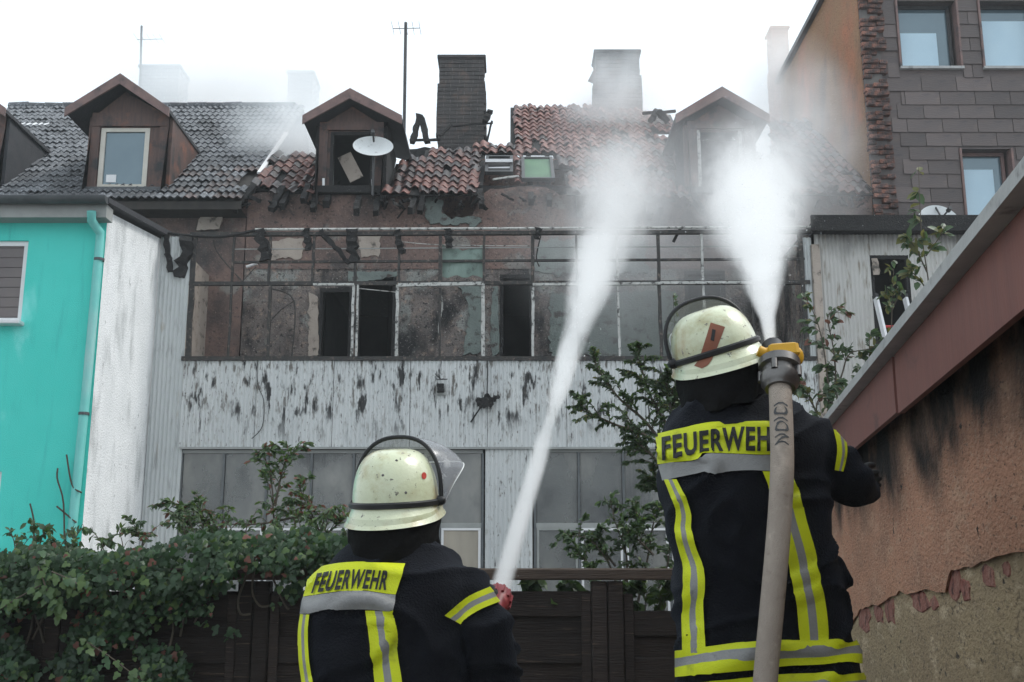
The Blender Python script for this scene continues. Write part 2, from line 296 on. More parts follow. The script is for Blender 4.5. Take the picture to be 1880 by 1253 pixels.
m_leather = mat('black_leather_cape', (0.006, 0.006, 0.0065), (0.009, 0.009, 0.009), 8, 0.8, 0.3, 40, spec=.06)
m_visor = mat('scuffed_visor', (0.32, 0.33, 0.36), (0.24, 0.25, 0.28), 14, 0.15, spec=0.8, trans=0.5, layers=[((0.55, 0.56, 0.58), 30, 0.62, 0.1, S1)])
m_sticker = mat('rust_sticker', (0.26, 0.095, 0.055), (0.20, 0.075, 0.045), 12, 0.6)
m_reddot = mat('red_dot', (0.42, 0.035, 0.02), (0.35, 0.03, 0.02), 20, 0.5)
m_hose = mat('hose_canvas', (0.44, 0.375, 0.32), (0.355, 0.30, 0.255), 7, 0.85, 0.6, 300, layers=[((0.20, 0.16, 0.13), 9, 0.66, 0.1, S1), ((0.55, 0.47, 0.40), 16, 0.66, 0.1, S1)])
m_hose_print = mat('hose_print', (0.05, 0.055, 0.06), (0.10, 0.10, 0.10), 30, 0.8)
m_coupling = mat('aluminium_coupling', (0.20, 0.19, 0.185), (0.12, 0.115, 0.11), 14, 0.35, metal=0.8)
m_yellow_plastic = mat('yellow_nozzle', (0.62, 0.34, 0.02), (0.52, 0.29, 0.02), 9, 0.4)
m_red_plastic = mat('red_nozzle', (0.22, 0.025, 0.03), (0.15, 0.02, 0.025), 12, 0.4, layers=[((0.38, 0.10, 0.10), 20, 0.66, 0.1, S1)])
m_skin = mat('skin', (0.42, 0.26, 0.19), (0.38, 0.23, 0.17), 6, 0.6)
m_glove = mat('dark_glove', (0.02, 0.02, 0.022), (0.03, 0.03, 0.03), 9, 0.7, 0.4, 50)
m_greencloth = mat('scorched_green_sheet', (0.20, 0.27, 0.235), (0.13, 0.19, 0.165), 3, 0.35, 0.3, 12, (2, 1, 0.5), layers=[((0.04, 0.045, 0.04), 5, 0.62, 0.1, S1)])
m_greenglass = mat('green_roof_glass', (0.12, 0.22, 0.135), (0.09, 0.16, 0.11), 3, 0.6, spec=0.1)
m_ladder = mat('white_ladder_rail', (0.72, 0.73, 0.74), (0.6, 0.6, 0.62), 9, 0.4)
m_ladder_red = mat('red_ladder_rung', (0.45, 0.04, 0.04), (0.35, 0.03, 0.03), 9, 0.5)
m_cable = mat('burnt_cable', (0.03, 0.03, 0.03), (0.05, 0.05, 0.05), 9, 0.6)
m_crate = mat('worn_timber', (0.20, 0.15, 0.10), (0.15, 0.11, 0.08), 5, 0.85, 0.5, 20)
# ================================================================== SETTING
g = mk('ground', ([(-26, -14, 0), (26, -14, 0), (26, 46, 0), (-26, 46, 0)], [(0, 1, 2, 3)]), m_ground); tag(g, kind='structure')
YF, YW, YE = 14.0, 16.0, 15.6                 # extension front, main wall of the row, eaves
ZE = at(500, 368, YE).z                       # eaves height
TP = math.tan(R(38)); cR, sR = math.cos(R(38)), math.sin(R(38))
def roof_pt(px, py, lift=0.0):
    d = ray(px, py); o = Vector((0, 0, CZ))
    t = (ZE + lift - CZ - YE * TP) / (d.z - d.y * TP); return o + d * t
RIDGE_Y = roof_pt(500, 200).y; RIDGE_Z = ZE + (RIDGE_Y - YE) * TP
XB = roof_pt(498, 288).x                      # party wall between the dark-tiled house and the burnt one
XT = at(1597, 330, YW).x                      # left corner of the tall house
XL0 = -9.6
# ------------------------------------------------------------------ pantiles
def tile_geo(wd=0.195, ln=0.355, th=0.016, n=8, waves=1):
    V, Fc = [], []
    for j, (y, dz) in enumerate(((0, 0.030), (ln, 0.0))):
        for i in range(n + 1):
            u = i / n; x = (u - 0.5) * wd * 1.06
            z = (0.024 if waves == 1 else .017) * math.sin(2 * math.pi * waves * (u - 0.08)) + 0.012 + dz
            V.append((x, y, z))
    m = n + 1
    for i in range(n): Fc.append((i, i + 1, m + i + 1, m + i))
    k = len(V)
    for i in range(n + 1): V.append((V[i][0], V[i][1] + 0.004, V[i][2] - th))   # front lip
    for i in range(n): Fc.append((i + 1, i, k + i, k + i + 1))
    return V, Fc
TW, TWD, TL = 0.142, 0.215, 0.265
roofM = Matrix.Rotation(R(38), 4, 'X')
def tile_mw(x, s, jit=1.0, extra=0.0):
    p = Vector((x, YE + s * cR, ZE + s * sR + 0.03))
    return Matrix.Translation(p + Vector((random.gauss(0, .004), random.gauss(0, .006), abs(random.gauss(0, .004)))) * jit) @ roofM @ Euler((random.gauss(0, .02) * jit + extra, random.gauss(0, .03) * jit, random.gauss(0, .03) * jit)).to_matrix().to_4x4()
def lay_tiles(parent, spots, tgeo, limit=290):
    """spots: (x, s, jitter, material); largest in the picture first as single pieces, the rest joined"""
    meshes = {}
    spots.sort(key=lambda q: q[1])
    tv, tf = tgeo; rest = {}
    for i, (x, s, jit, m) in enumerate(spots):
        mw = tile_mw(x, s, jit)
        if i < limit:
            if m.name not in meshes: meshes[m.name] = mesh('roof_tile', tv, tf, m, True)
            put('roof_tile', meshes[m.name], mw, parent)
        else:
            V, Fc = rest.setdefault(m.name, ([], [])); n = len(V)
            V += [mw @ Vector(v) for v in tv]; Fc += [tuple(k + n for k in f) for f in tf]
    for k, geo in rest.items():
        o = mk('upper_roof_tiles', geo, MATS[k], parent, True); tag(o, kind='stuff')
# ================================================================== TURQUOISE HOUSE
YT = 12.1
th = thing('turquoise_house', 'turquoise rendered house with a white side wall at the left edge', 'house', (-6.5, YT, 0))
xc = at(197, 400, YT).x; zt = at(100, 392, YT).z; xl = -9.2
wA = (at(-80, 440, YT).x, at(52, 448, YT).x, at(30, 598, YT).z, at(30, 442, YT).z)
wB = (at(-80, 870, YT).x, at(3, 870, YT).x, at(0, 1010, YT).z, at(0, 866, YT).z)
mk('wall', wall_holes(xl, xc, 0, zt, YT, 0.25, [wA, wB]), m_turq, th)
sw = mk('side_wall', ([(xc + .002, YT, 0), (xc + .002, YF + 0.02, 0), (xc + .002, YF + .02, zt + 0.30), (xc + .002, YT, zt + 0.02), (xc - .2, YT + .26, 0), (xc - .2, YF + .02, 0), (xc - .2, YF + .02, zt + .28), (xc - .2, YT + .26, zt)],
      [(0, 1, 2, 3), (7, 6, 5, 4), (3, 2, 6, 7), (1, 5, 6, 2)]), m_white_render, th); sw['label'] = 'rough white rendered side wall'
tr = mk('lean_to_roof', ([(xl, YT - .25, zt + .10), (xc + .10, YT - .25, zt + .10), (xc + .10, YF + .6, zt + .50), (xl, YF + .6, zt + .50), (xl, YT - .25, zt + .04), (xc + .10, YT - .25, zt + .04), (xc + .10, YF + .6, zt + .43), (xl, YF + .6, zt + .43)],
      [(0, 1, 2, 3), (7, 6, 5, 4), (0, 4, 5, 1), (1, 5, 6, 2), (2, 6, 7, 3)]), m_bitumen, th)
mk('fascia_board', box(xl, xc + .06, YT - .20, YT + .003, zt - .115, zt + .04), m_fascia_grey, tr)
gv = []
gp = [(math.cos(R(a)) * .075, math.sin(R(a)) * .075) for a in range(180, 361, 20)]
gv = [(x, YT - .285 + a, zt + .09 + b) for x in (xl, xc + .09) for a, b in gp]
ng = len(gp); mk('gutter', (gv, [(i, i + 1, ng + i + 1, ng + i) for i in range(ng - 1)] + [tuple(range(ng, 2 * ng))]), m_gutter, tr, True)
dp = [at(168, 388, YT - .27), at(168, 405, YT - .22), at(184, 428, YT - .07), at(183, 448, YT - .06), at(160, 700, YT - .06), Vector((at(125, 985, YT - .06).x, YT - .06, 0.05))]
pipe = mk('downspout', tube(dp, 0.05, 12), m_pipe, th, True)
for py in (477, 760):
    x = (477, 760).index(py); c = at((182, 154)[x], py, YT - .06)
    mk('pipe_clip', lathe(c, (0, 0, 1), [(-.015, .052), (-.015, .058), (.015, .058), (.015, .052)], 14), m_gutter, pipe)
def win(parent, name, x0, x1, z0, z1, Y, fr, m_fr, m_gl, mull=(), depth=.07, sill=None, back=None):
    o = mk(name, join(box(x0, x1, Y, Y + depth, z0, z0 + fr), box(x0, x1, Y, Y + depth, z1 - fr, z1), box(x0, x0 + fr, Y, Y + depth, z0 + fr, z1 - fr), box(x1 - fr, x1, Y, Y + depth, z0 + fr, z1 - fr)), m_fr, parent)
    xs = [x0 + fr] + [v for q in mull for v in (q - fr * .4, q + fr * .4)] + [x1 - fr]
    for q in mull: mk('mullion', box(q - fr * .4, q + fr * .4, Y + .004, Y + depth - .004, z0 + fr, z1 - fr), m_fr, o)
    for k in range(0, len(xs), 2): mk('pane', box(xs[k], xs[k + 1], Y + depth * .5, Y + depth * .5 + .008, z0 + fr, z1 - fr), m_gl, o)
    if sill: mk('sill', bevbox(x0 - .04, x1 + .04, Y - .16, Y + .02, z0 - .045, z0 - .002), sill, o)
    return o
wo = win(th, 'window', *wA[:2], wA[2] + .04, wA[3], YT + .03, .055, m_pvc, m_shutter, sill=m_pvc)
wo['label'] = 'white framed window with its brown roller shutter down'
for k in range(9):
    z = wA[2] + .11 + k * .115; mk('shutter_slat', box(wA[0] + .06, wA[1] - .06, YT + .045, YT + .058, z, z + .108), m_shutter, wo)
win(th, 'window', *wB[:2], wB[2] + .04, wB[3], YT + .03, .055, m_pvc, m_shutter, sill=m_pvc)
# ================================================================== DARK-TILED HOUSE
dh = thing('dark_tiled_house', 'row house with a dark grey pantile roof above the turquoise wall', 'house', (-6.5, YW, 0))
mk('wall', box(XL0, XB - .02, YW, YW + .3, 0, ZE + .2), m_brickdark, dh)
deck = mk('roof', ([(XL0, YE, ZE - .02), (XB, YE, ZE - .02), (XB, RIDGE_Y, RIDGE_Z - .02), (XL0, RIDGE_Y, RIDGE_Z - .02), (XL0, RIDGE_Y + 4, RIDGE_Z - 3.2), (XB, RIDGE_Y + 4, RIDGE_Z - 3.2), (XL0, YE, ZE - .14), (XB, YE, ZE - .14), (XL0, YW, ZE - .14), (XB, YW, ZE - .14)],
      [(0, 1, 2, 3), (3, 2, 5, 4), (0, 6, 7, 1), (6, 8, 9, 7)]), m_deck, dh)
spots = []
SL = (RIDGE_Y - YE) / cR
for r in range(int(SL / TL) + 1):
    for c in range(int((XB - XL0) / TWD)):
        x = XB - .1 - c * TWD; s = -.06 + r * TL
        px, py = proj((x, YE + s * cR, ZE + s * sR))
        if px < -60: continue
        if inside([(165, 240), (300, 240), (300, 345), (160, 352)], px, py): continue
        if inside([(-80, 250), (10, 250), (10, 330), (-80, 330)], px, py): continue
        if px > 440 and py > 330 and random.random() < .5: continue
        red = px > 330 and py > 318 and random.random() < .35
        spots.append((x, s, 1.0, m_tile_sooty if red else m_tile_dark))
lay_tiles(deck, spots, tile_geo(TWD, .34, .016, 14, 2))
rt_v, rt_f = tube([(0, 0, 0), (.36, 0, 0)], .095, 10)
rt_me = mesh('ridge_tile', rt_v, rt_f, m_tile_dark, True)
for k in range(int((XB - XL0) / .34)):
    put('ridge_tile', rt_me, Matrix.Translation((XL0 + k * .34, RIDGE_Y, RIDGE_Z + .03)) @ Euler((0, random.gauss(0, .02), random.gauss(0, .02))).to_matrix().to_4x4(), deck)
a, b = roof_pt(526, 244, .06), roof_pt(476, 318, .06)
o = mk('verge_strip', beam(a, b, .07, .03, (0, -sR, cR)), m_pvc, deck); o['label'] = 'bent white metal verge strip'
sk = roof_pt(68, 229, .05)
mk('roof_light', beam(sk + Vector((-.45, 0, 0)), sk + Vector((.25, 0, 0)), .16, .03, (0, -sR, cR)), m_pvc, deck)
# ------------------------------------------------------------------ dormers
def dormer(parent, name_label, pxl, pxr, pyb, pye, apex, eL, eR, Yd, m_front, cheek_m, win_px, kind):
    x0, x1 = at(pxl, pyb, Yd).x, at(pxr, pyb, Yd).x
    zb, ze = at(pxl, pyb, Yd).z, at((pxl + pxr) / 2, pye, Yd).z
    ap = at(*apex, Yd - .25); el = at(*eL, Yd - .25); er = at(*eR, Yd - .25)
    ez = (el.z + er.z) / 2; xm = ap.x
    yb = lambda z: YE + (z - ZE) / TP + .05            # where the height meets the roof
    wx0, wx1 = at(win_px[0], win_px[3], Yd).x, at(win_px[2], win_px[3], Yd).x; wz0, wz1 = at(win_px[0], win_px[3], Yd).z, at(win_px[0], win_px[1], Yd).z
    V, Fc = wall_holes(x0, x1, zb, ze, Yd, .07, [(wx0, wx1, wz0, wz1)])
    V = [Vector(v) for v in V]
    n = len(V); V += [Vector((x0, Yd, ze)), Vector((x1, Yd, ze)), Vector((xm, Yd, ap.z - .16))]; Fc.append((n, n + 1, n + 2))
    body = mk('dormer', (V, Fc), m_front, parent)
    if name_label: body['label'] = name_label
    for x, t in ((x0, -.05), (x1, .05)):
        zz = zb - .25
        mk('dormer_cheek', ([(x, Yd + .002, zz), (x, yb(zz) + .01, zz), (x, yb(ze), ze), (x, Yd + .002, ze), (x + t, Yd + .002, zz), (x + t, yb(zz) + .01, zz), (x + t, yb(ze), ze), (x + t, Yd + .002, ze)],
            [(0, 1, 2, 3), (7, 6, 5, 4), (0, 3, 7, 4), (1, 5, 6, 2), (2, 6, 7, 3)]), cheek_m, body)
    for e in (el, er):
        back = yb(ez)
        V = [(xm, Yd - .25, ap.z), (e.x, Yd - .25, ez), (e.x, back, ez), (xm, yb(ap.z), ap.z), (xm, Yd - .25, ap.z - .075), (e.x, Yd - .25, ez - .055), (e.x, back, ez - .055), (xm, yb(ap.z), ap.z - .075)]
        mk('dormer_roof', (V, [(0, 1, 2, 3), (7, 6, 5, 4), (1, 5, 6, 2)]), m_bitumen, body)
        dv = Vector((e.x - xm, 0, ez - ap.z)); L = dv.length
        nrm = Vector((0, -1, 0))
        h = .125
        mk('bargeboard', ([(xm, Yd - .285, ap.z + .012), (e.x, Yd - .285, ez + .012), (e.x, Yd - .285, ez - h), (xm, Yd - .285, ap.z - h - .03), (xm, Yd - .252, ap.z + .012), (e.x, Yd - .252, ez + .012), (e.x, Yd - .252, ez - h), (xm, Yd - .252, ap.z - h - .03)],
            [(0, 1, 2, 3), (7, 6, 5, 4), (0, 4, 5, 1), (2, 6, 7, 3), (1, 5, 6, 2)]), m_brown_roof, body, recalc=True)
    for x, q in ((x0, 1), (x1, -1)): mk('corner_post', box(min(x, x + q * .13), max(x, x + q * .13), Yd - .035, Yd - .002, zb, ze), m_brown_board, body)
    mk('lintel_board', box(x0, x1, Yd - .045, Yd - .004, wz1 + .02, ze + .05), m_brown_board, body)
    mk('dormer_sill', box(x0 - .06, x1 + .06, Yd - .10, Yd - .001, zb - .05, wz0 - .01), m_gutter if kind != 'burnt' else m_char, body)
    inn = mk('dormer_interior', ([(wx0 - .2, Yd + .9, wz0 - .3), (wx1 + .2, Yd + .9, wz0 - .3), (wx1 + .2, Yd + .9, wz1 + .2), (wx0 - .2, Yd + .9, wz1 + .2), (wx0 - .2, Yd + .075, wz0 - .3), (wx1 + .2, Yd + .075, wz0 - .3), (wx1 + .2, Yd + .075, wz1 + .2), (wx0 - .2, Yd + .075, wz1 + .2)],
          [(0, 1, 2, 3), (0, 4, 5, 1), (1, 5, 6, 2), (2, 6, 7, 3), (3, 7, 4, 0)]), m_dark_in, body)
    return body, (wx0, wx1, wz0, wz1), (x0, x1, zb, ze)
YD = 15.95
b1, q1, _ = dormer(dh, 'brown timber dormer with a cream framed window', 160, 303, 350, 215, (222, 138), (120, 206), (312, 196), YD, m_brown_board, m_brown_board, (178, 236, 268, 346), 'ok')
mk('window_frame', join(box(q1[0], q1[1], YD - .01, YD + .05, q1[2], q1[2] + .06), box(q1[0], q1[1], YD - .01, YD + .05, q1[3] - .06, q1[3]), box(q1[0], q1[0] + .07, YD - .01, YD + .05, q1[2] + .06, q1[3] - .06), box(q1[1] - .07, q1[1], YD - .01, YD + .05, q1[2] + .06, q1[3] - .06)), m_beige_frame, b1)
mk('pane', box(q1[0] + .07, q1[1] - .07, YD + .02, YD + .028, q1[2] + .06, q1[3] - .06), m_blue_pane, b1)
mk('net_curtain', box(q1[0] + .1, q1[1] - .08, YD + .04, YD + .05, q1[2] + .06, q1[3] - .2), m_pale_blue, b1)
mk('window_sticker', box(q1[0] + .12, q1[0] + .27, YD + .012, YD + .016, q1[2] + .10, q1[2] + .22), m_pvc, b1)
b0, q0, _ = dormer(dh, 'cropped dormer of which only the dark roof cheek shows', -140, 0, 350, 215, (-78, 138), (-180, 206), (12, 196), YD, m_brown_board, m_bitumen, (-122, 236, -32, 346), 'ok')
mk('window_frame', join(box(q0[0], q0[1], YD - .01, YD + .05, q0[2], q0[2] + .06), box(q0[0], q0[1], YD - .01, YD + .05, q0[3] - .06, q0[3]), box(q0[0], q0[0] + .07, YD - .01, YD + .05, q0[2] + .06, q0[3] - .06), box(q0[1] - .07, q0[1], YD - .01, YD + .05, q0[2] + .06, q0[3] - .06)), m_beige_frame, b0)
mk('pane', box(q0[0] + .07, q0[1] - .07, YD + .02, YD + .028, q0[2] + .06, q0[3] - .06), m_blue_pane, b0)
# ================================================================== BURNT HOUSE
bh = thing('burnt_house', 'burnt-out row house with a collapsed tiled roof and a sooty white extension', 'house', (0, YF, 0))
X0, X1 = xc + .012, at(1492, 500, YF).x
zp0, zp1 = at(500, 822, YF).z, at(500, 660, YF).z          # parapet bottom and top
zft = at(800, 424, YF).z                                   # top of the upper frame
xo0 = at(346, 550, YF).x; xo1 = at(1478, 550, YF).x        # upper opening
def corr(x0, x1, z0, z1, Y, wave=.053, amp=.0075, nz=1, seed=0):
    n = max(4, int((x1 - x0) / wave * 6)); V, Fc = [], []
    for j in range(nz + 1):
        for i in range(n + 1):
            x = x0 + (x1 - x0) * i / n
            q = math.sin(2 * math.pi * x / wave); q = max(-.6, min(.6, q)) / .6
            V.append((x, Y - amp * q - .012 + .006 * math.sin(x * 1.7 + j * .8 + seed), z0 + (z1 - z0) * j / nz))
    m = n + 1
    for j in range(nz):
        for i in range(n): Fc.append((j * m + i, j * m + i + 1, (j + 1) * m + i + 1, (j + 1) * m + i))
    return V, Fc
xs_seam = [xo0, at(470, 740, YF).x, at(612, 740, YF).x, at(753, 740, YF).x, at(895, 740, YF).x, at(1040, 740, YF).x, at(1185, 740, YF).x, at(1335, 740, YF).x, X1]
for i in range(8):
    o = mk('corrugated_sheet', corr(xs_seam[i] + .004, xs_seam[i + 1] - .002, zp0, zp1, YF - .012 - .004 * (i % 2), nz=3, seed=i), m_corr_soot, bh, True)
xw0, xw1, xw2 = at(330, 900, YF).x, at(888, 900, YF).x, at(980, 900, YF).x
mk('corrugated_sheet', corr(X0, xo0 + .002, 0, at(330, 436, YF).z, YF - .006, nz=8), m_corr, bh, True)['label'] = 'tall white corrugated strip beside the white wall'
mk('corrugated_sheet', corr(xo0 + .003, xw0, 0, zp0 - .002, YF - .006, nz=3), m_corr, bh, True)
mk('corrugated_sheet', corr(xw1 + .02, xw2 - .02, 0, zp0 - .002, YF - .010, nz=4), m_corr_soot, bh, True)['label'] = 'corrugated pier between the two ground floor windows'
mk('corrugated_sheet', corr(at(1400, 900, YF).x, X1, 0, zp0 - .002, YF - .008, nz=4), m_corr, bh, True)
mk('corrugated_sheet', corr(xo1, X1, zp1, zft - .1, YF - .006, nz=4), m_corr, bh, True)
mk('drip_rail', box(xw0 - .02, X1, YF - .05, YF - .022, zp0 - .025, zp0 + .002), m_fascia_grey, bh)
# rear wall of the loggia with its door openings
def hole(px0, px1, py): return (at(px0, py, YW).x, at(px1, py, YW).x, zp0 + .25, at(px0, py, YW).z)
holes = [hole(588, 648, 530), hole(656, 728, 505), hole(918, 978, 505), hole(1256, 1330, 498)]
mk('wall', wall_holes(XB, XT - .002, 0, zft + .12, YW, .3, holes), m_brickwall, bh)
uw = mk('upper_wall', ([], []), m_brickdark, bh)
# ragged upper wall
bm = bmesh.new(); prof = []
n = 90
for i in range(n + 1):
    x = XB + (XT - XB) * i / n; px = proj((x, YW, ZE))[0]
    z = ZE + .24 + .05 * noise.noise(Vector((x * 2.3, 0, 0))) + .03 * noise.noise(Vector((x * 9, 3, 0)))
    if 800 < px < 884: z -= .45 * min(1, (1 - abs(px - 842) / 42) * 2.2)
    if 890 < px < 1020: z += .10
    prof.append((x, z))
V, Fc = [], []
for x, z in prof: V += [(x, YW - .015, zft + .05), (x, YW - .015, z), (x, YW + .27, z), (x, YW + .27, zft + .05)]
for i in range(n):
    for k in range(3): Fc.append((4 * i + k, 4 * i + 4 + k, 4 * i + 5 + k, 4 * i + 1 + k))
me = mesh('upper_wall', V, Fc, m_brickdark); uw.data = me
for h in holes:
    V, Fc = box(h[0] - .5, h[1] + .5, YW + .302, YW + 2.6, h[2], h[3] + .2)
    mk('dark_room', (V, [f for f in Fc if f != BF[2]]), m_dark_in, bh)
    mk('door_frame', join(box(h[0], h[0] + .05, YW - .02, YW + .1, h[2], h[3]), box(h[1] - .05, h[1], YW - .02, YW + .1, h[2], h[3]), box(h[0] + .05, h[1] - .05, YW - .02, YW + .1, h[3] - .06, h[3])), m_char, bh)
mk('attic_floor', box(XB, XT - .01, YW + .31, YW + 4, zft - .05, zft + .1), m_char, bh)
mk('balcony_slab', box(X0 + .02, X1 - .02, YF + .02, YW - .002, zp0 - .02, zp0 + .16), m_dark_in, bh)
mk('inner_side_wall', box(X0 + .01, X0 + .09, YF + .03, YW - .004, zp0 + .17, zft - .05), m_plaster_beige, bh)
mk('inner_side_wall', box(X1 - .09, X1 - .01, YF + .03, YW - .004, zp0 + .17, zft - .05), m_brickwall, bh)
mk('parapet_back', box(xo0, X1 - .1, YF + .01, YF + .05, zp0 + .17, zp1 - .03), m_char, bh)
# plaster remnants proud of the brickwork
def patch(name, pts, Y, th, m, n=26, amp=6, parent=bh, seed=0):
    out = []
    for i in range(len(pts)):
        a, b = pts[i], pts[(i + 1) % len(pts)]; k = max(2, int(math.dist(a, b) / 5))
        for j in range(k):
            t = j / k; x = a[0] + (b[0] - a[0]) * t; y = a[1] + (b[1] - a[1]) * t
            out.append((x + amp * noise.noise(Vector((x * .11, y * .11, seed))), y + amp * noise.noise(Vector((x * .11, y * .11, seed + 9)))))
    f = [at(x, y, Y) for x, y in out]; n = len(f)
    V = [p + Vector((0, -th, 0)) for p in f] + f
    V = [p + Vector((0, -.016, 0)) if i < n else p for i, p in enumerate(V)]
    return mk(name, (V, [tuple(range(n - 1, -1, -1))] + [(i, (i + 1) % n, n + (i + 1) % n, n + i) for i in range(n)]), m, parent, recalc=True)
patch('plaster_patch', [(778, 368), (800, 360), (814, 372), (812, 392), (828, 402), (880, 398), (886, 408), (870, 414), (790, 414), (780, 400)], YW - .016, .018, m_plaster_green, seed=1)
patch('plaster_patch', [(372, 390), (412, 388), (404, 422), (360, 424)], YW - .016, .02, m_plaster_beige, seed=2, amp=3)
patch('plaster_patch', [(842, 528), (884, 522), (886, 648), (850, 652), (856, 610), (862, 560)], YW, .018, m_plaster_green, seed=3)
patch('plaster_patch', [(905, 528), (915, 526), (916, 650), (905, 655), (900, 600)], YW, .018, m_plaster_green, seed=4, amp=3)
patch('plaster_patch', [(500, 442), (558, 438), (556, 478), (530, 474), (498, 478)], YW, .016, m_plaster_beige, seed=5)
patch('plaster_patch', [(656, 430), (700, 432), (696, 470), (660, 474)], YW, .015, m_plaster_beige, seed=6)
patch('plaster_patch', [(568, 540), (584, 545), (586, 652), (566, 655)], YW, .015, m_plaster_beige, seed=7, amp=4)
patch('plaster_patch', [(640, 500), (730, 500), (730, 508), (640, 522)], YW, .015, m_plaster_green, seed=8, amp=4)
patch('plaster_patch', [(990, 440), (1180, 440), (1190, 500), (1100, 510), (985, 500)], YW, .015, m_plaster_green, seed=9, amp=10)
patch('plaster_patch', [(1010, 540), (1240, 535), (1245, 655), (1010, 655)], YW, .015, m_plaster_green, seed=10, amp=10)
# ------------------------------------------------------------------ burnt steel window frame of the upper floor
fr = mk('window_frame', box(xo0 - .03, X1 - .02, YF - .05, YF + .02, zp1 - .025, zp1 + .03), m_steel, bh); fr['label'] = 'burnt-out steel window frame without glass'
zm = at(500, 522, YF).z
mk('frame_bar', beam((xo0, YF - .01, zm), (X1 - .05, YF - .01, zm + .02), .05, .05), m_steel, fr)
mk('frame_bar', beam((xo0 - .02, YF - .02, zft - .06), (X1, YF - .02, zft - .02), .06, .05), m_steel, fr)
mk('top_rail', tube([(at(470, 425, YF).x, YF - .05, zft), (0, YF - .05, zft + .015), (X1 + .05, YF - .05, zft + .035)], .018, 8), m_white_frame, fr)
mk('top_rail', tube(smooth_path([(at(300, 428, YF).x, YF - .03, zft - .04), (at(400, 432, YF).x, YF - .05, zft - .10), (at(470, 425, YF).x, YF - .05, zft - .01)], 10), .02, 7), m_char, fr)
for py0, py1, wdt in ((458, 452, .012), (482, 476, .03)):
    mk('frame_bar', beam(at(430, py0, YF), at(1478, py1, YF), wdt, wdt), m_steel if wdt > .02 else m_fascia_grey, fr)
zb = zp1 + .03
for px, top, bot, wd, mm in ((352, 430, 658, .07, m_steel), (425, 432, 655, .03, m_steel), (495, 430, 522, .03, m_steel), (495, 522, 655, .04, m_steel), (575, 428, 520, .035, m_steel), (653, 428, 522, .035, m_steel), (648, 524, 656, .035, m_white_frame), (656, 524, 656, .025, m_white_frame),
                            (733, 426, 520, .035, m_steel), (729, 524, 656, .04, m_white_frame), (808, 428, 520, .045, m_steel), (808, 530, 656, .03, m_steel), (888, 426, 520, .03, m_steel), (887, 522, 656, .045, m_white_frame), (978, 424, 520, .045, m_steel), (978, 522, 656, .035, m_white_frame),
                            (1060, 424, 656, .03, m_steel), (1135, 424, 656, .03, m_white_frame), (1211, 424, 656, .045, m_steel), (1292, 424, 656, .035, m_white_frame), (1380, 424, 656, .035, m_steel), (1476, 424, 656, .06, m_steel)):
    a, b = at(px, top, YF - .012), at(px, bot, YF - .012); xx = (a.x + b.x) / 2
    mk('frame_bar', beam((xx + random.gauss(0, .008), YF - .014, a.z), (xx, YF - .014, max(b.z, zb)), wd, .045, (0, 1, 0), .22, 7), mm, fr)
for p, q, wd, mm in (((731, 524), (888, 521), .045, m_white_frame), ((978, 523), (1212, 521), .035, m_white_frame), ((575, 523), (650, 523), .03, m_white_frame), ((1212, 520), (1380, 519), .035, m_white_frame)):
    mk('frame_bar', beam(at(*p, YF - .04), at(*q, YF - .04), wd, .04, (0, 1, 0), .06, 4), mm, fr)
# bent and fallen bars
for pts, rr, mm in (([(497, 530), (540, 553), (536, 655)], .012, m_steel), ([(540, 553), (515, 570), (497, 590)], .007, m_steel), ([(392, 440), (400, 465), (440, 512), (446, 516)], .010, m_steel), ([(446, 516), (470, 490)], .007, m_steel),
                    ([(658, 530), (728, 537)], .006, m_white_frame), ([(728, 443), (808, 450), (975, 452)], .006, m_white_frame), ([(808, 540), (812, 560), (806, 600), (808, 640)], .014, m_white_frame), ([(995, 425), (985, 470), (990, 490)], .008, m_steel), ([(1250, 418), (1236, 445)], .02, m_char)):
    mk('bent_bar', tube(smooth_path([at(x, y, YF + .02 + .06 * i) for i, (x, y) in enumerate(pts)], 10), rr, 6), mm, fr, True)
# charred roof beams hanging in the frame
for (p, q, wd) in (((305, 432), (312, 500), .04), ((345, 435), (330, 510), .085), ((476, 422), (488, 478), .07), ((480, 430), (495, 470), .035), ((588, 424), (642, 484), .035), ((648, 422), (648, 482), .07), ((727, 424), (740, 466), .05), ((562, 420), (566, 460), .05), ((822, 420), (824, 455), .05), ((988, 418), (986, 440), .04)):
    o = mk('charred_rafter_end', beam(at(*p, YF - .06), at(*q, YF - .03), wd * 1.9, wd, (0, 1, 0), .5, 8), m_char, bh)
V = []; nn = 9
g0 = [(812, 446), (886, 440), (886, 510), (812, 506)]
for j in range(nn):
    for i in range(nn):
        u, v = i / (nn - 1), j / (nn - 1)
        x = 812 + 74 * u; y = 448 + 60 * v + (8 * math.sin(u * math.pi) + 5 * abs(math.sin(u * 9))) * (1 - v) + 3 * math.sin(u * 14) * v
        V.append(at(x, y, YF + .03 + .02 * math.sin(u * 5 + v * 3)))
Fc = [(j * nn + i, j * nn + i + 1, (j + 1) * nn + i + 1, (j + 1) * nn + i) for j in range(nn - 1) for i in range(nn - 1)]
n0 = len(V); V2 = V + [p + Vector((0, .006, 0)) for p in V]; Fc2 = Fc + [tuple(k + n0 for k in f[::-1]) for f in Fc]
mk('pane', (V2, Fc2), m_greencloth, fr, True)['label'] = 'last scorched greenish pane of the upper frame'
lamp = at(462, 488, YF + .3); mk('fallen_lamp', tube([lamp + Vector((-.07, 0, -.02)), lamp + Vector((.07, 0, .03))], .02, 8), m_pvc, bh)
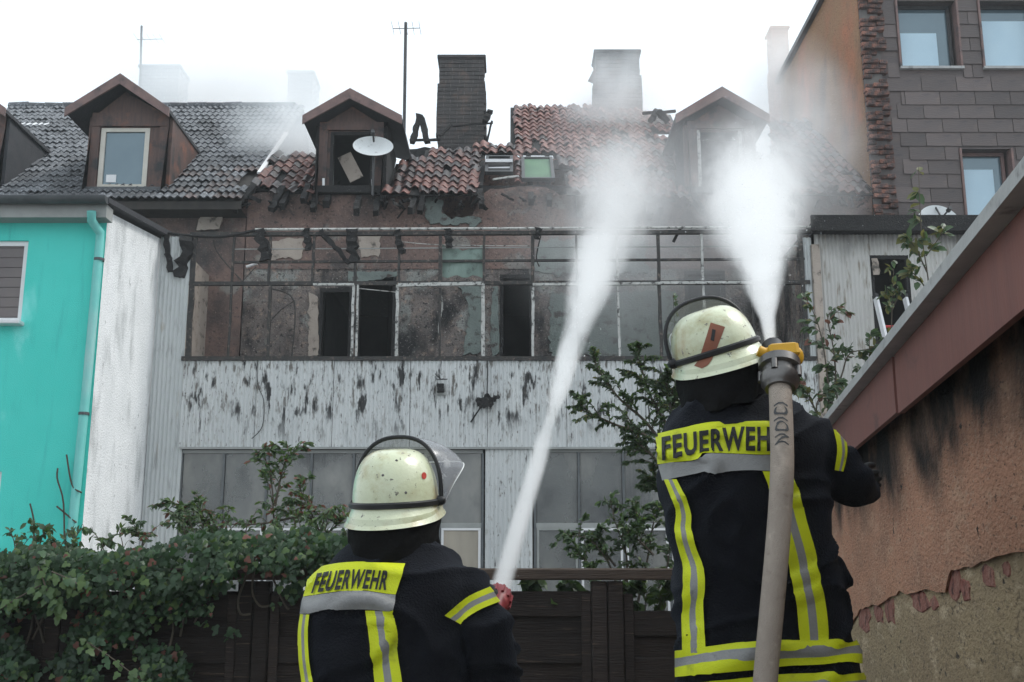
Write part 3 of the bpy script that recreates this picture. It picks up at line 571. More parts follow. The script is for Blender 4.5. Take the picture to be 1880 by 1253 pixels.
# ------------------------------------------------------------------ ground floor windows
m_mull = mat('grey_mullion', (0.13, 0.14, 0.145), (0.09, 0.1, 0.105), 8, .6)
def gf_window(pxs, py_t, parent, label, x_end=None):
    zt_, zmid = at(pxs[0], py_t, YF).z - .03, at(600, 965, YF).z
    xs = [at(p, 900, YF).x for p in pxs]
    f = mk('window', join(box(xs[0], xs[-1], YF + .01, YF + .06, zt_ - .04, zt_), box(xs[0], xs[-1], YF + .01, YF + .06, zmid - .03, zmid + .03), box(xs[0], xs[-1], YF + .01, YF + .06, 1.0, 1.06)), m_fascia_grey, parent)
    f['label'] = label
    for x in xs: mk('mullion', box(x - .014, x + .014, YF, YF + .065, 1.061, zt_ - .041), m_mull, f)
    for i in range(len(xs) - 1):
        mk('pane', box(xs[i] + .02, xs[i + 1] - .02, YF + .03, YF + .036, zmid + .031, zt_ - .041), m_grey_pane, f)
        lp = mk('pane', box(xs[i] + .05, xs[i + 1] - .05, YF + .025, YF + .031, 1.09, zmid - .061), m_tan_pane if i in (len(xs) - 2, len(xs) - 3) and len(xs) > 5 else m_grey_pane, f)
        mk('sash', join(box(xs[i] + .02, xs[i + 1] - .02, YF + .012, YF + .045, zmid - .06, zmid - .031), box(xs[i] + .02, xs[i] + .05, YF + .012, YF + .045, 1.061, zmid - .061), box(xs[i + 1] - .05, xs[i + 1] - .02, YF + .012, YF + .045, 1.061, zmid - .061)), m_pvc if i != 0 else m_fascia_grey, f)
    return f
gf_window([330, 408, 488, 570, 648, 728, 808, 886], 822, bh, 'wide ground floor window with many dirty panes')
gf_window([982, 1063, 1145, 1228, 1310, 1396], 820, bh, 'ground floor window band behind the shrubs')
mk('wall_below_window', box(xw0, xw1, YF - .005, YF + .1, 0, .998), m_white_render, bh); mk('wall_below_window', box(xw2, at(1398, 900, YF).x, YF - .005, YF + .1, 0, .998), m_white_render, bh)
for (p0, p1, Yc, b) in ((526, 592, YF + .10, 1.2), (596, 630, YF + .10, 1.2), (332, 350, YF + .12, 1.2), (1150, 1200, YF + .12, 1.2)):
    x0, x1 = at(p0, 900, Yc).x, at(p1, 900, Yc).x; n = 24
    V = [(x0 + (x1 - x0) * i / n, Yc + .02 * math.sin(i * 1.3), z) for z in (b, zp0 - .06) for i in range(n + 1)]
    mk('curtain', (V, [(i, i + 1, n + 2 + i, n + 1 + i) for i in range(n)]), m_curtain, bh, True)
# ------------------------------------------------------------------ burnt roof
rf = mk('roof', beam((XB + .05, YW + .1, ZE + .33), (XT - .05, YW + .1, ZE + .33), .14, .12, (0, 0, 1), .12, 30), m_char, bh)
rf['label'] = 'collapsed red pantile roof with charred timbers'
regs = [([(462, 350), (470, 325), (500, 292), (545, 285), (582, 288), (582, 356), (520, 360)], .08, .45),
        ([(742, 306), (770, 290), (800, 276), (838, 282), (880, 268), (906, 266), (950, 276), (948, 288), (884, 290), (880, 356), (800, 362), (770, 362), (703, 366), (722, 340)], .04, .45),
        ([(948, 202), (1092, 197), (1092, 285), (948, 285)], .0, .08),
        ([(1022, 286), (1022, 345), (952, 342), (946, 280), (948, 270), (1092, 240), (1092, 203), (1180, 205), (1228, 214), (1240, 260), (1228, 320), (1266, 368), (1180, 368), (1060, 358)], .06, .3),
        ([(1425, 225), (1490, 222), (1560, 290), (1602, 364), (1430, 364)], .06, .45)]
skips = [[(884, 286), (948, 286), (948, 328), (884, 328)], [(955, 290), (1022, 290), (1022, 336), (955, 336)], [(972, 262), (990, 262), (990, 276), (972, 276)], [(1200, 240), (1215, 240), (1212, 258), (1198, 258)]]
spots = []; decks = []
for r in range(int(SL / TL) + 1):
    for c in range(int((XT - XB) / TW)):
        x = XB + .12 + c * TW; s = -.1 + r * TL
        px, py = proj((x, YE + (s + .15) * cR, ZE + (s + .15) * sR))
        for poly, drop, soot in regs:
            if inside(poly, px, py):
                if any(inside(q, px, py) for q in skips): break
                edge = not all(inside(poly, px + dx, py + dy) for dx, dy in ((18, 0), (-18, 0), (0, 12), (0, -12)))
                if random.random() < drop * (2.2 if edge else 1): break
                spots.append((x, s, .8 if not edge else 2.2, m_tile_sooty if random.random() < soot else m_tile_red))
                decks.append((x, s))
                break
lay_tiles(rf, spots, tile_geo(TW, .34), 300)
rows = {}
for x, s in decks: rows.setdefault(round(s, 3), []).append(x)
dg = []
for s, xs in rows.items():
    xs.sort(); run = [xs[0]]
    for x in xs[1:] + [99]:
        if x - run[-1] > TW * 1.6:
            p = Vector((run[0] - .15, YE + (s + .2) * cR, ZE + (s + .2) * sR - .005)); q = p.copy(); q.x = run[-1] + .15
            if len(run) > 1: dg.append((p, q))
            run = []
        run.append(x)
for p, q in dg: mk('roof_board', beam(p, q, .27, .02, (0, -sR, cR), .06, 3), m_char, rf)
mk('knee_wall', wall_holes(at(785, 300, 17.2).x, at(1250, 300, 17.2).x, ZE + .2, at(1000, 292, 17.2).z, 17.2, .1, []), m_brickdark, bh)
def on_roof(x, s, d=0): return Vector((x, YE + s * cR + d * sR, ZE + s * sR - d * cR))
# rafters: charred, some broken short, their lower ends poking past the wall head
for i in range(19):
    if random.random() < .3: continue
    x = XB + .15 + i * (XT - XB - .3) / 18 + random.uniform(-.18, .18)
    px = proj((x, YE, ZE))[0]
    top = random.uniform(.9, 1.6)
    if 600 < px < 720 or 1250 < px < 1420: top = .4
    if 950 < px < 1240: top = random.uniform(3.0, 4.6)
    if 1430 < px: top = 2.6
    mk('rafter', beam(on_roof(x + random.gauss(0, .05), random.uniform(-.55, .25), .09), on_roof(x + random.gauss(0, .03), top, .09), .085, .12, (0, -sR, cR), .25, 10), m_char, rf)
for p, q in (((430, 388), (468, 340)), ((498, 386), (520, 345)), ((410, 380), (440, 352)), ((575, 386), (580, 352)), ((772, 390), (778, 352)), ((690, 392), (695, 366)), ((1192, 398), (1190, 362)), ((1205, 390), (1208, 360)), ((884, 378), (882, 350)), ((556, 370), (566, 340))):
    mk('rafter', beam(at(*p, YW - .35), at(*q, YW - .1), .09, .10, (0, 1, 0), .3, 6), m_char, rf)
for k in range(46):
    px = random.choice([random.uniform(400, 590), random.uniform(690, 900), random.uniform(900, 1260), random.uniform(1440, 1590)]); py = 366 + random.gauss(0, 7); a = random.uniform(-1.2, 1.2); ln = random.uniform(8, 30)
    mk('charred_lath', beam(at(px, py, YW - .2 - random.random() * .25), at(px + ln * math.sin(a), py + ln * math.cos(a) * .7, YW - .12), random.uniform(.02, .07), random.uniform(.02, .05), (0, 1, 0), .45, 5), m_char, rf)
# splintered stump of the roof truss
YS = 18.6
for p, q, wd in (((757, 262), (770, 212), .10), ((784, 262), (772, 214), .11), ((752, 258), (808, 257), .04), ((752, 285), (835, 282), .16), ((760, 296), (800, 288), .2), ((808, 250), (830, 228), .04), ((830, 232), (905, 226), .025), ((903, 222), (888, 284), .035), ((890, 224), (900, 206), .10)):
    mk('truss_stump', beam(at(*p, YS), at(*q, YS + .1), wd, wd, (0, 1, 0), .3, 6), m_char, rf)
for p, q, wd in (((905, 282), (945, 282), .12), ((940, 284), (941, 262), .05), ((920, 285), (922, 272), .05), ((1180, 208), (1240, 205), .05), ((1195, 222), (1206, 203), .10), ((1206, 204), (1226, 224), .10)):
    mk('truss_stump', beam(at(*p, YS), at(*q, YS + .1), wd, wd, (0, 1, 0), .3, 6), m_char, rf)
# roof windows
def roofwin(c0, c1, lift, m_gl, m_fr, label, tilt=0):
    a = roof_pt(c0[0], c1[1], lift); b = roof_pt(c1[0], c1[1], lift); t = roof_pt(c0[0], c0[1], lift)
    ln = (t - Vector((t.x, a.y, a.z))).length; wd = b.x - a.x
    M = Matrix.Translation(a) @ Matrix.Rotation(R(38) + tilt, 4, 'X')
    fr_ = .05
    geo = join(box(0, wd, 0, fr_, 0, .06), box(0, wd, ln - fr_, ln, 0, .06), box(0, fr_, fr_, ln - fr_, 0, .06), box(wd - fr_, wd, fr_, ln - fr_, 0, .06))
    o = mk('roof_window', ([M @ Vector(v) for v in geo[0]], geo[1]), m_fr, rf); o['label'] = label
    geo = box(fr_, wd - fr_, fr_, ln - fr_, .02, .03); mk('pane', ([M @ v for v in geo[0]], geo[1]), m_gl, o)
    return o
roofwin((890, 292), (942, 322), .10, m_dark_in, m_darkmetal, 'burnt roof window with a white sash edge')
p = roof_pt(891, 296, .22); q = roof_pt(941, 296, .22); mk('sash', beam(p, q, .05, .05), m_pvc, rf); mk('sash', beam(p + Vector((.02, -.05, -.16)), q + Vector((-.03, -.05, -.15)), .09, .04), m_pvc, rf)
p = roof_pt(905, 330, .12); q = roof_pt(952, 324, .12); mk('sash', beam(p, q, .05, .03, jit=.2, seg=5), m_white_frame, rf)
roofwin((958, 294), (1019, 334), .06, m_greenglass, m_darkmetal, 'greenish closed roof window')
# dormers of the burnt house
b2, q2, d2 = dormer(bh, 'scorched dormer with an empty window and a white dish', 583, 702, 352, 232, (643, 165), (556, 214), (738, 216), YD, m_brown_board, m_char, (604, 243, 684, 344), 'burnt')
mk('hanging_board', beam(at(632, 285, YD + .3), at(655, 330, YD + .15), .22, .012, (0, 1, 0)), m_plaster_beige, b2)
mk('window_frame', join(box(q2[0], q2[0] + .05, YD - .01, YD + .05, q2[2], q2[3]), box(q2[1] - .05, q2[1], YD - .01, YD + .05, q2[2], q2[3]), box(q2[0] + .05, q2[1] - .05, YD - .01, YD + .05, q2[3] - .05, q2[3])), m_char, b2)
mk('curtain_strip', beam(at(611, 250, YD + .15), at(609, 342, YD + .15), .05, .015, (0, 1, 0)), m_fascia_grey, b2)
mk('sill_bracket', beam(at(594, 328, YD - .06), at(594, 342, YD - .06), .035, .02, (0, 1, 0)), m_pvc, b2); mk('sill_bracket', beam(at(684, 330, YD - .06), at(684, 342, YD - .06), .035, .02, (0, 1, 0)), m_pvc, b2)
b3, q3, d3 = dormer(bh, 'dormer half hidden behind the spray', 1266, 1386, 352, 230, (1325, 162), (1240, 218), (1412, 208), YD, m_brown_board, m_brown_board, (1283, 240, 1366, 346), 'burnt')
mk('window_frame', join(box(q3[0], q3[0] + .05, YD - .01, YD + .05, q3[2], q3[3]), box(q3[1] - .05, q3[1], YD - .01, YD + .05, q3[2], q3[3])), m_white_frame, b3)
# chimneys in real courses
def chimney(parent, px0, px1, pyt, zb, Y, depth, m, label, taper=0.0, name='chimney'):
    a, b = at(px0, pyt, Y), at(px1, pyt, Y); x0, x1, zt_ = a.x, b.x, a.z
    core = mk(name, box(x0 + .02, x1 - .02, Y + .02, Y + depth - .02, zb, zt_ - .02), m_mortar, parent)
    if label: core['label'] = label
    H = .078; k = 0; z = zb; allg = []
    while z < zt_ - .01:
        off = .12 if k % 2 else 0
        bulge = .02 * noise.noise(Vector((z * 1.1, px0, 0))) + (.03 if .45 < (z - zb) / (zt_ - zb) < .8 else 0)
        for (ax, L0, L1, fixed) in (('x', x0 - bulge, x1 + bulge, Y), ('y', Y, Y + depth, x1 + bulge), ('y', Y, Y + depth, x0 - bulge)):
            t = L0 - off
            while t < L1 - .01:
                s0, s1 = max(t, L0) + .004, min(t + .245, L1) - .004
                if s1 - s0 > .03:
                    j = random.gauss(0, .004)
                    if ax == 'x': allg.append(box(s0, s1, fixed + j, fixed + .06, z + .005, z + H - .005))
                    elif fixed > (x0 + x1) / 2: allg.append(box(fixed - .06, fixed + j, s0 + .062, s1, z + .005, z + H - .005))
                    else: allg.append(box(fixed + j, fixed + .06, s0 + .062, s1, z + .005, z + H - .005))
                t += .25
        z += H; k += 1
    o = mk('brick_courses', join(*allg), m, core); tag(o, kind='stuff')
    mk('chimney_cap', bevbox(x0 - .03, x1 + .03, Y - .03, Y + depth + .03, zt_ - .015, zt_ + .05, .012), m, core)
    return core
ch1 = chimney(bh, 806, 889, 106, ZE + 1.2, 19.0, .6, m_chim, 'tall dark sooty chimney standing clear of the burnt roof')
ch2 = chimney(bh, 1093, 1174, 96, ZE + 1.8, 19.9, .6, m_chim, 'dark chimney veiled by smoke behind the red tile patch')
mk('flashing', ([at(1094, 120, 19.85), at(1079, 150, 19.7), at(1094, 156, 19.85), at(1094, 120, 19.87), at(1079, 150, 19.72), at(1094, 156, 19.87)], [(0, 1, 2), (5, 4, 3), (0, 3, 4, 1), (1, 4, 5, 2), (2, 5, 3, 0)]), m_chim, ch2)
# ================================================================== things on the roofs
fc1 = chimney(None, 256, 330, 123, RIDGE_Z - 1.5, 22.5, .7, m_chim_hazed, None, name='hazed_chimney'); tag(fc1, 'pale wide chimney behind the dormer with the intact window', 'chimney')
fc2 = chimney(None, 529, 575, 134, RIDGE_Z - 1.5, 22.5, .8, m_chim_hazed, None, name='hazed_chimney'); tag(fc2, 'pale narrow chimney fading into smoke left of the scorched dormer', 'chimney')
fc3 = chimney(None, 1416, 1447, 52, RIDGE_Z - 1.5, 22.8, .5, m_chim_red, None, name='red_chimney'); tag(fc3, 'slim red brick chimney behind the spray beside the tall house', 'chimney')
def antenna(px, pt, pb, Y, label, bars, r=.022):
    a = thing('television_antenna', label, 'antenna', at(px, pb, Y))
    t, b = at(px, pt, Y), at(px - 4, pb, Y)
    mk('mast', tube([b, t], r, 8), m_darkmetal, a)
    for (py, w0, w1) in bars:
        mk('crossbar', tube([at(px + w0, py + 1, Y), at(px + w1, py, Y)], .007, 6), m_darkmetal, a)
        for k in range(5):
            x = px + w0 + (w1 - w0) * k / 4; c = at(x, py, Y); mk('element', tube([c + Vector((0, -.25, 0)), c + Vector((0, .25, 0))], .004, 5), m_darkmetal, a)
    return a
antenna(745, 42, 300, 19.2, 'tall thin dark antenna mast left of the tall chimney', [(52, -24, 26)], .03)
antenna(260, 48, 215, 22.4, 'faint antenna mast beside the pale wide chimney', [(72, -8, 38)], .025)
def dish(px, py, r, Y, ry, label, tilt=-.25, cut=None):
    t = thing('satellite_dish', label, 'satellite dish', at(px, py + 100, Y))
    c = at(px, py, Y); V, Fc = [], []; n, k = 40, 7
    ax = Vector((.10, -1, .25)).normalized(); ux = Vector((1, .1, 0)).normalized(); uz = ax.cross(ux) * -1
    for s in (0, 1):
        for j in range(k):
            q = (j + .0001) / (k - 1)
            for i in range(n):
                a = 2 * math.pi * i / n; V.append(c + ux * math.cos(a) * r * q + uz * math.sin(a) * ry * q - ax * (.09 * (1 - q * q) * r / .35 + .012 * s))
    for s in (0, 1):
        for j in range(k - 1):
            for i in range(n):
                a = s * n * k + j * n + i; b = s * n * k + j * n + (i + 1) % n; f = (a, b, b + n, a + n); Fc.append(f if s == 0 else f[::-1])
    e0 = (k - 1) * n
    for i in range(n): Fc.append((e0 + i, e0 + (i + 1) % n, n * k + e0 + (i + 1) % n, n * k + e0 + i))
    mk('reflector', (V, Fc), m_dish, t, True)
    f0 = c - uz * ry * .95; f1 = c + ax * r * 1.0 - uz * ry * .15
    mk('feed_arm', tube([f0 + Vector((0, .03, 0)), c + ax * .06 - uz * ry * .2 + ux * .01, f1], .014, 8), m_darkmetal, t)
    mk('receiver', lathe(f1, -ax, [(-.03, .001), (-.03, .03), (.05, .035), (.07, .02), (.07, .001)], 12), m_darkmetal, t)
    mk('mast', tube([c - ax * .12, Vector((c.x, c.y + .1, c.z - .05)), Vector((c.x, c.y + .1, c.z - .75))], .022, 8), m_darkmetal, t)
    return t
dish(685, 268, .30, YD - .28, .175, 'oval white satellite dish on the scorched dormer')
dish(1726, 412, .335, 15.6, .33, 'pale round satellite dish standing behind the dark eaves of the annex')
# ================================================================== TALL HOUSE
tl = thing('tall_house', 'tall dark clad house with an ochre gable wall at the right edge', 'house', (6.6, YW, 0))
ZTOP = at(1525, 2, at(0, 0, 17.7).y).z
XT1 = 9.4
def wpx(x0, y0, x1, y1): return (at(x0, y1, YW).x, at(x1, y1, YW).x, at(x0, y1, YW).z, at(x0, y0, YW).z)
wins = [wpx(1655, 2, 1764, 126), wpx(1808, 2, 1915, 126), wpx(1776, 274, 1868, 412)]
XCL = at(1607, 200, YW).x
mk('wall', wall_holes(XT + .3, XT1, 0, ZTOP, YW, .3, wins), m_clad, tl)
gab = mk('gable_wall', box(XT, XT + .297, YW + .003, 20.9, 4.5, ZTOP), m_orange, tl); gab['label'] = 'rough ochre rendered gable wall'
mk('gable_coping', beam((XT + .12, YW + .05, ZTOP + .04), (XT + .12, 21.0, ZTOP + .04), .42, .09), m_gutter, tl)
# broken brick edge of the party wall
bedge = mk('gable_edge', box(XT + .012, XT + .29, YW - .04, YW + .001, 5.8, ZTOP - .02), m_mortar, tl); bedge['label'] = 'broken brick edge of the gable'
bme = [mesh('brick', *bevbox(-l / 2, l / 2, -.05, .05, -.032, .032, .006), m_brick) for l in (.23, .12)]
z = 5.85; k = 0
while z < ZTOP - .05:
    for i in range(2):
        if random.random() < .22: continue
        l = (0, 1)[(i + k) % 2]; x = XT + (.125 if (k % 2 == 0) == (i == 0) and i == 0 else .065) if i == 0 else XT + (.25 if l == 1 else .225)
        wd = .23 if l == 0 else .12
        x = XT + .004 + (wd / 2 if i == 0 else (.12 if l == 0 else .23) + .008 + wd / 2)
        put('brick', bme[l], Matrix.Translation((x + random.gauss(0, .006), YW - .06 + random.uniform(-.035, .045), z)) @ Euler((random.gauss(0, .03), random.gauss(0, .03), random.gauss(0, .06))).to_matrix().to_4x4(), bedge)
    z += .078; k += 1
# cladding tiles in courses, clipped round the windows
CH = .225; r = 0; z = ZTOP - CH; cuts = wins; clad = {}
zled = at(1600, 418, YW).z - .1
while z > zled:
    x = XT + .36 + (0.27 if r % 2 else 0) - .54
    while x < XT1:
        a, b = max(x, XT + .36 + random.uniform(0, .05)), min(x + .535, XT1)
        segs = [(a, b)]
        for h in cuts:
            if z + CH > h[2] + .01 and z < h[3] - .01:
                ns = []
                for s0, s1 in segs:
                    if s1 <= h[0] - .03 or s0 >= h[1] + .03: ns.append((s0, s1)); continue
                    if s0 < h[0] - .06: ns.append((s0, h[0] - .035))
                    if s1 > h[1] + .06: ns.append((h[1] + .035, s1))
                segs = ns
        for s0, s1 in segs:
            if s1 - s0 < .05: continue
            if s0 < XT + .45 and random.random() < .35: s0 += random.uniform(.08, .25)
            if s1 - s0 < .05: continue
            if z < zled + .9 and s0 < XT + .9 and random.random() < .35: continue
            lx = round(s1 - s0, 3); key = (lx, random.randint(0, 2))
            if key not in clad:
                wdt = lx - .006; clad[key] = mesh('cladding_tile', *join(([(0, -.024, -.01), (wdt, -.024, -.01), (wdt, -.008, CH + .01), (0, -.008, CH + .01), (0, -.012, -.01), (wdt, -.012, -.01), (wdt, -.001, CH + .01), (0, -.001, CH + .01)], [(0, 1, 2, 3), (4, 5, 1, 0), (1, 5, 6, 2), (4, 0, 3, 7)])), m_clad)
            put('cladding_tile', clad[key], Matrix.Translation((s0, YW, z)) @ Euler((random.gauss(0, .004), random.gauss(0, .003), 0)).to_matrix().to_4x4(), tl)
        x += .54
    z -= CH; r += 1
for i, h in enumerate(wins):
    f = win(tl, 'window', h[0] + .03, h[1] - .03, h[2] + .03, h[3], YW + .16, .05, m_darkmetal if i != 2 else m_brown_roof, m_blue_pane)
    mk('window_reveal', box(h[0] - .03, h[0] + .002, YW - .04, YW + .12, h[2] + .014, h[3]), m_brown_roof, f); mk('window_reveal', box(h[1] - .002, h[1] + .03, YW - .04, YW + .12, h[2] + .014, h[3]), m_brown_roof, f)
    mk('sill', box(h[0] - .03, h[1] + .03, YW - .07, YW + .16, h[2] - .03, h[2] + .012), m_coping, f)
    hh = h[3] - h[2]
    mk('pale_panel', box(h[0] + .09, h[1] - (.26 if i == 0 else .09) - (.12 if i == 2 else 0), YW + .181, YW + .19, h[2] + .09, h[2] + hh * (.60 if i == 0 else .78)), m_pale_blue, f)  # pale blue sheet over the lower part of the glass
    mk('dark_room', ([(h[0], YW + .31, h[2]), (h[1], YW + .31, h[2]), (h[1], YW + .31, h[3]), (h[0], YW + .31, h[3])], [(0, 1, 2, 3)]), m_dark_in, f)
# ================================================================== ANNEX
ax = thing('annex', 'cream corrugated annex with scorched eaves below the tall house', 'house', (5.3, YF, 0))
AX0, AX1 = X1 + .012, 8.6
za = at(1600, 432, YF).z
dwh = (at(1598, 500, YF).x, at(1668, 500, YF).x, at(1600, 640, YF).z, at(1600, 470, YF).z)
step = .9; x = AX0 + .1
segx = [AX0 + .02, dwh[0], dwh[1], dwh[1] + .9, AX1]
mk('corrugated_sheet', corr(segx[0], segx[1] - .002, 0, za, YF - .01, nz=6), m_corr_right, ax, True)
mk('corrugated_sheet', corr(segx[1], segx[2], dwh[3], za, YF - .014, nz=2), m_corr_right, ax, True)
mk('corrugated_sheet', corr(segx[1], segx[2], 0, dwh[2], YF - .014, nz=2), m_corr_right, ax, True)
mk('corrugated_sheet', corr(segx[2] + .002, segx[3], 0, za, YF - .01, nz=6), m_corr_right, ax, True)
mk('corrugated_sheet', corr(segx[3] + .002, segx[4], 0, za, YF - .016, nz=6), m_corr_right, ax, True)
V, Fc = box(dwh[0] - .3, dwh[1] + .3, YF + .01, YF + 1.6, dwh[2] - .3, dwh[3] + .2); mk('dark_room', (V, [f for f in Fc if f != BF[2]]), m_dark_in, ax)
wf = mk('window', join(box(dwh[0], dwh[0] + .04, YF - .02, YF + .05, dwh[2], dwh[3]), box(dwh[1] - .04, dwh[1], YF - .02, YF + .05, dwh[2], dwh[3]), box(dwh[0] + .04, dwh[1] - .04, YF - .02, YF + .05, dwh[3] - .05, dwh[3])), m_char, ax); wf['label'] = 'black burnt-out window opening'
mk('scorched_lining', beam(at(1606, 475, YF - .03), at(1609, 505, YF - .03), .09, .02, (0, 1, 0), .3, 4), m_plaster_beige, wf)
rfa = mk('flat_roof', box(X1 + .02, AX1, YF - .22, YW - .06, za + .02, za + .17), m_bitumen, ax); rfa['label'] = 'dark scorched eaves edge'
mk('eaves_board', box(X1 - .05, AX1, YF - .26, YF - .222, za - .02, za + .19), m_char, ax)
mk('corner_post', beam(at(1496, 450, YF - .06), (at(1512, 700, YF - .06).x, YF - .06, 0), .10, .06, (0, 1, 0)), m_plaster_beige, ax)
for k in range(6):
    c = at(1632 + k * 11 + random.uniform(-3, 3), 405 + random.uniform(-3, 3), 14.6); r = random.uniform(.05, .09)
    bm = bmesh.new(); bmesh.ops.create_icosphere(bm, subdivisions=2, radius=r)
    for v in bm.verts: v.co *= 1 + .5 * noise.noise(v.co * 14 + Vector((k, 0, 0)))
    me = bpy.data.meshes.new('rubble_lump'); bm.to_mesh(me); bm.free(); me.materials.append(m_plaster_green)
    mk_o = put('rubble_lump', me, Matrix.Translation((c.x, 14.4, za + .17 + r * .6))); tag(mk_o, ('first', 'second', 'third', 'fourth', 'fifth', 'sixth')[k] + ' grey rubble lump from the left on the annex roof edge', 'rubble', 'rubble on the annex roof')
# ladder
ld = thing('ladder', 'white ladder with red rungs leaning below the burnt window of the annex', 'ladder', (at(1660, 700, 12.9).x, 12.9, 0))
lt0, lt1 = at(1608, 548, 13.85), at(1662, 548, 13.85)
off = Vector((.30, -1.2, 0))
for t in (lt0, lt1):
    b_ = Vector((t.x + .30, t.y - 1.3, 0)); mk('rail', beam(b_, t, .035, .075), m_ladder, ld)
    mk('rail_cap', beam(t, t + (t - b_).normalized() * .05, .045, .085), m_rubber, ld)
for k in range(1, 16):
    f = k / 16.3
    p0 = Vector((lt0.x + .30, lt0.y - 1.3, 0)).lerp(lt0, f); p1 = Vector((lt1.x + .30, lt1.y - 1.3, 0)).lerp(lt1, f)
    mk('rung', tube([p0, p1], .018, 8), m_ladder_red, ld)
# ================================================================== small things on the sooty parapet
pts = [at(x, y, YF - .07) for x, y in ((473, 664), (472, 690), (475, 712), (484, 735), (484, 770), (478, 790), (462, 806))]
o = mk('hanging_cable', tube(smooth_path(pts, 24), .006, 6), m_cable, None, True); tag(o, 'thin black cable hanging in a curve down the sooty parapet', 'cable')
pts = [at(895, 660, YF - .07), at(895, 700, YF - .07), at(894, 728, YF - .07)]
o = mk('hanging_cable', tube(pts, .009, 6), m_cable, None, True); tag(o, 'short straight black cable hanging above the charred debris', 'cable')
db = thing('charred_debris', 'clump of charred debris stuck on the parapet below the short cable', 'debris', at(893, 745, YF - .08))
mk('burnt_lath', beam(at(864, 776, YF - .07), at(886, 742, YF - .1), .02, .02, (0, 1, 0), .3, 5), m_char, db)
for (p, q, wd) in (((876, 742), (906, 738), .12), ((884, 738), (900, 728), .09), ((896, 740), (916, 726), .06), ((874, 734), (886, 748), .05)): mk('burnt_scrap', beam(at(*p, YF - .085), at(*q, YF - .11), wd, .03, (0, 1, 0), .5, 6), m_char, db)
wl_ = thing('wall_lamp', 'small blackened lamp fixed to the middle of the sooty parapet', 'lamp', at(809, 705, YF - .06))
mk('bracket', beam(at(800, 722, YF - .05), at(820, 722, YF - .05), .02, .05), m_fascia_grey, wl_)
mk('housing', beam(at(809, 705, YF - .07), at(809, 721, YF - .07), .09, .07, (0, 1, 0), .2, 4), m_char, wl_)
for k in range(7): c = at(809, 697, YF - .08); mk('wire_tuft', tube([c, c + Vector((random.uniform(-.1, .1), random.uniform(-.05, 0), random.uniform(.0, .09)))], .007, 5), m_cable, wl_)
# ================================================================== SHED ON THE RIGHT
ZC = 2.44
def atz(px, py, z):
    d = ray(px, py); t = (z - CZ) / d.z; return Vector((0, 0, CZ)) + d * t
cA, cB = atz(1880, 287, ZC), atz(1512, 765, ZC)
dS = (cB - cA); dS.z = 0; dS.normalize(); nS = Vector((dS.y, -dS.x, 0))       # nS points away from the yard, into the shed
if nS.x < 0: nS = -nS
sA, sM = cA - dS * 2.6, cB + dS * 0.2
sB = cA + dS * ((9.3 - cA.y) / dS.y)
sh = thing('garden_shed', 'low terracotta rendered shed with a red-brown fascia on the right', 'shed', (sA.x + .5, 3.5, 0))
def prism(p, q, n0, n1, z0, z1, nseg=1):
    V = [(c + nS * n) + Vector((0, 0, z - c.z)) for c in (p, q) for n in (n0, n1) for z in (z0, z1)]
    return V, BF
WP = .17                                       # wall face behind the coping edge
mk('wall', prism(sA, sB, WP + .016, WP + .35, 0, ZC - .12), m_rough, sh, recalc=True)
mk('roof', prism(sA, sM, .25, 3.0, ZC - .06, ZC + .02), m_bitumen, sh, recalc=True)
cop = mk('coping', prism(sA, sB, 0, .27, ZC - .045, ZC), m_coping, sh, recalc=True)
for k, (t0, t1) in enumerate(((0, .27), (.274, .52), (.524, .78), (.784, 1))):
    p, q = sA.lerp(sB, t0), sA.lerp(sB, t1)
    mk('fascia_board', prism(p, q, .06 + .004 * (k % 2), .085 + .004 * (k % 2), ZC - .30 - .008 * (k % 2), ZC - .047), m_fascia_red, sh, recalc=True)
mk('soffit', prism(sA, sB, .087, WP + .02, ZC - .20, ZC - .18), m_char, sh, recalc=True)
def wall_pt(px, py, n=WP):
    d = ray(px, py); o = Vector((0, 0, CZ)); t = (cA + nS * n - o).dot(nS) / d.dot(nS); return o + d * t
# upper render coat with a ragged lower edge
low = [(1500, 1190), (1560, 1150), (1580, 1118), (1620, 1108), (1650, 1085), (1665, 1092), (1700, 1082), (1735, 1090), (1745, 1046), (1790, 1040), (1830, 1022), (1900, 1004), (2100, 950)]
lo3 = [wall_pt(*p) for p in low]; lo3.sort(key=lambda v: v.dot(dS))
n = 160; V, Fc = [], []
s0, s1 = sA.dot(dS), sB.dot(dS); base = cA - dS * cA.dot(dS)
ks = [v.dot(dS) for v in lo3]; kz = [v.z for v in lo3]
for i in range(n + 1):
    s = s0 + (s1 - s0) * i / n; zl = float(np.interp(s, ks, kz)) + .012 * noise.noise(Vector((s * 5, 0, 0))) + .005 * noise.noise(Vector((s * 30, 4, 0)))
    P = base + dS * s; m = 10
    for j in range(m + 1):
        z = zl + (ZC - .12 - zl) * j / m
        rel = .010 * noise.noise(Vector((s * 3, z * 3, 0))) + .005 * noise.noise(Vector((s * 11, z * 8, 2)))
        q = P + nS * (WP + rel); V.append((q.x, q.y, z))
    q = P + nS * (WP + .018); V.append((q.x, q.y, zl + .006))
m = 12
for i in range(n):
    for j in range(10): Fc.append((i * m + j, (i + 1) * m + j, (i + 1) * m + j + 1, i * m + j + 1))
    Fc.append((i * m + 11, (i + 1) * m + 11, (i + 1) * m, i * m))
rc = mk('render_coat', (V, Fc), m_shed, sh, True); rc['label'] = 'sooty and shade-darkened terracotta render with a broken lower edge'
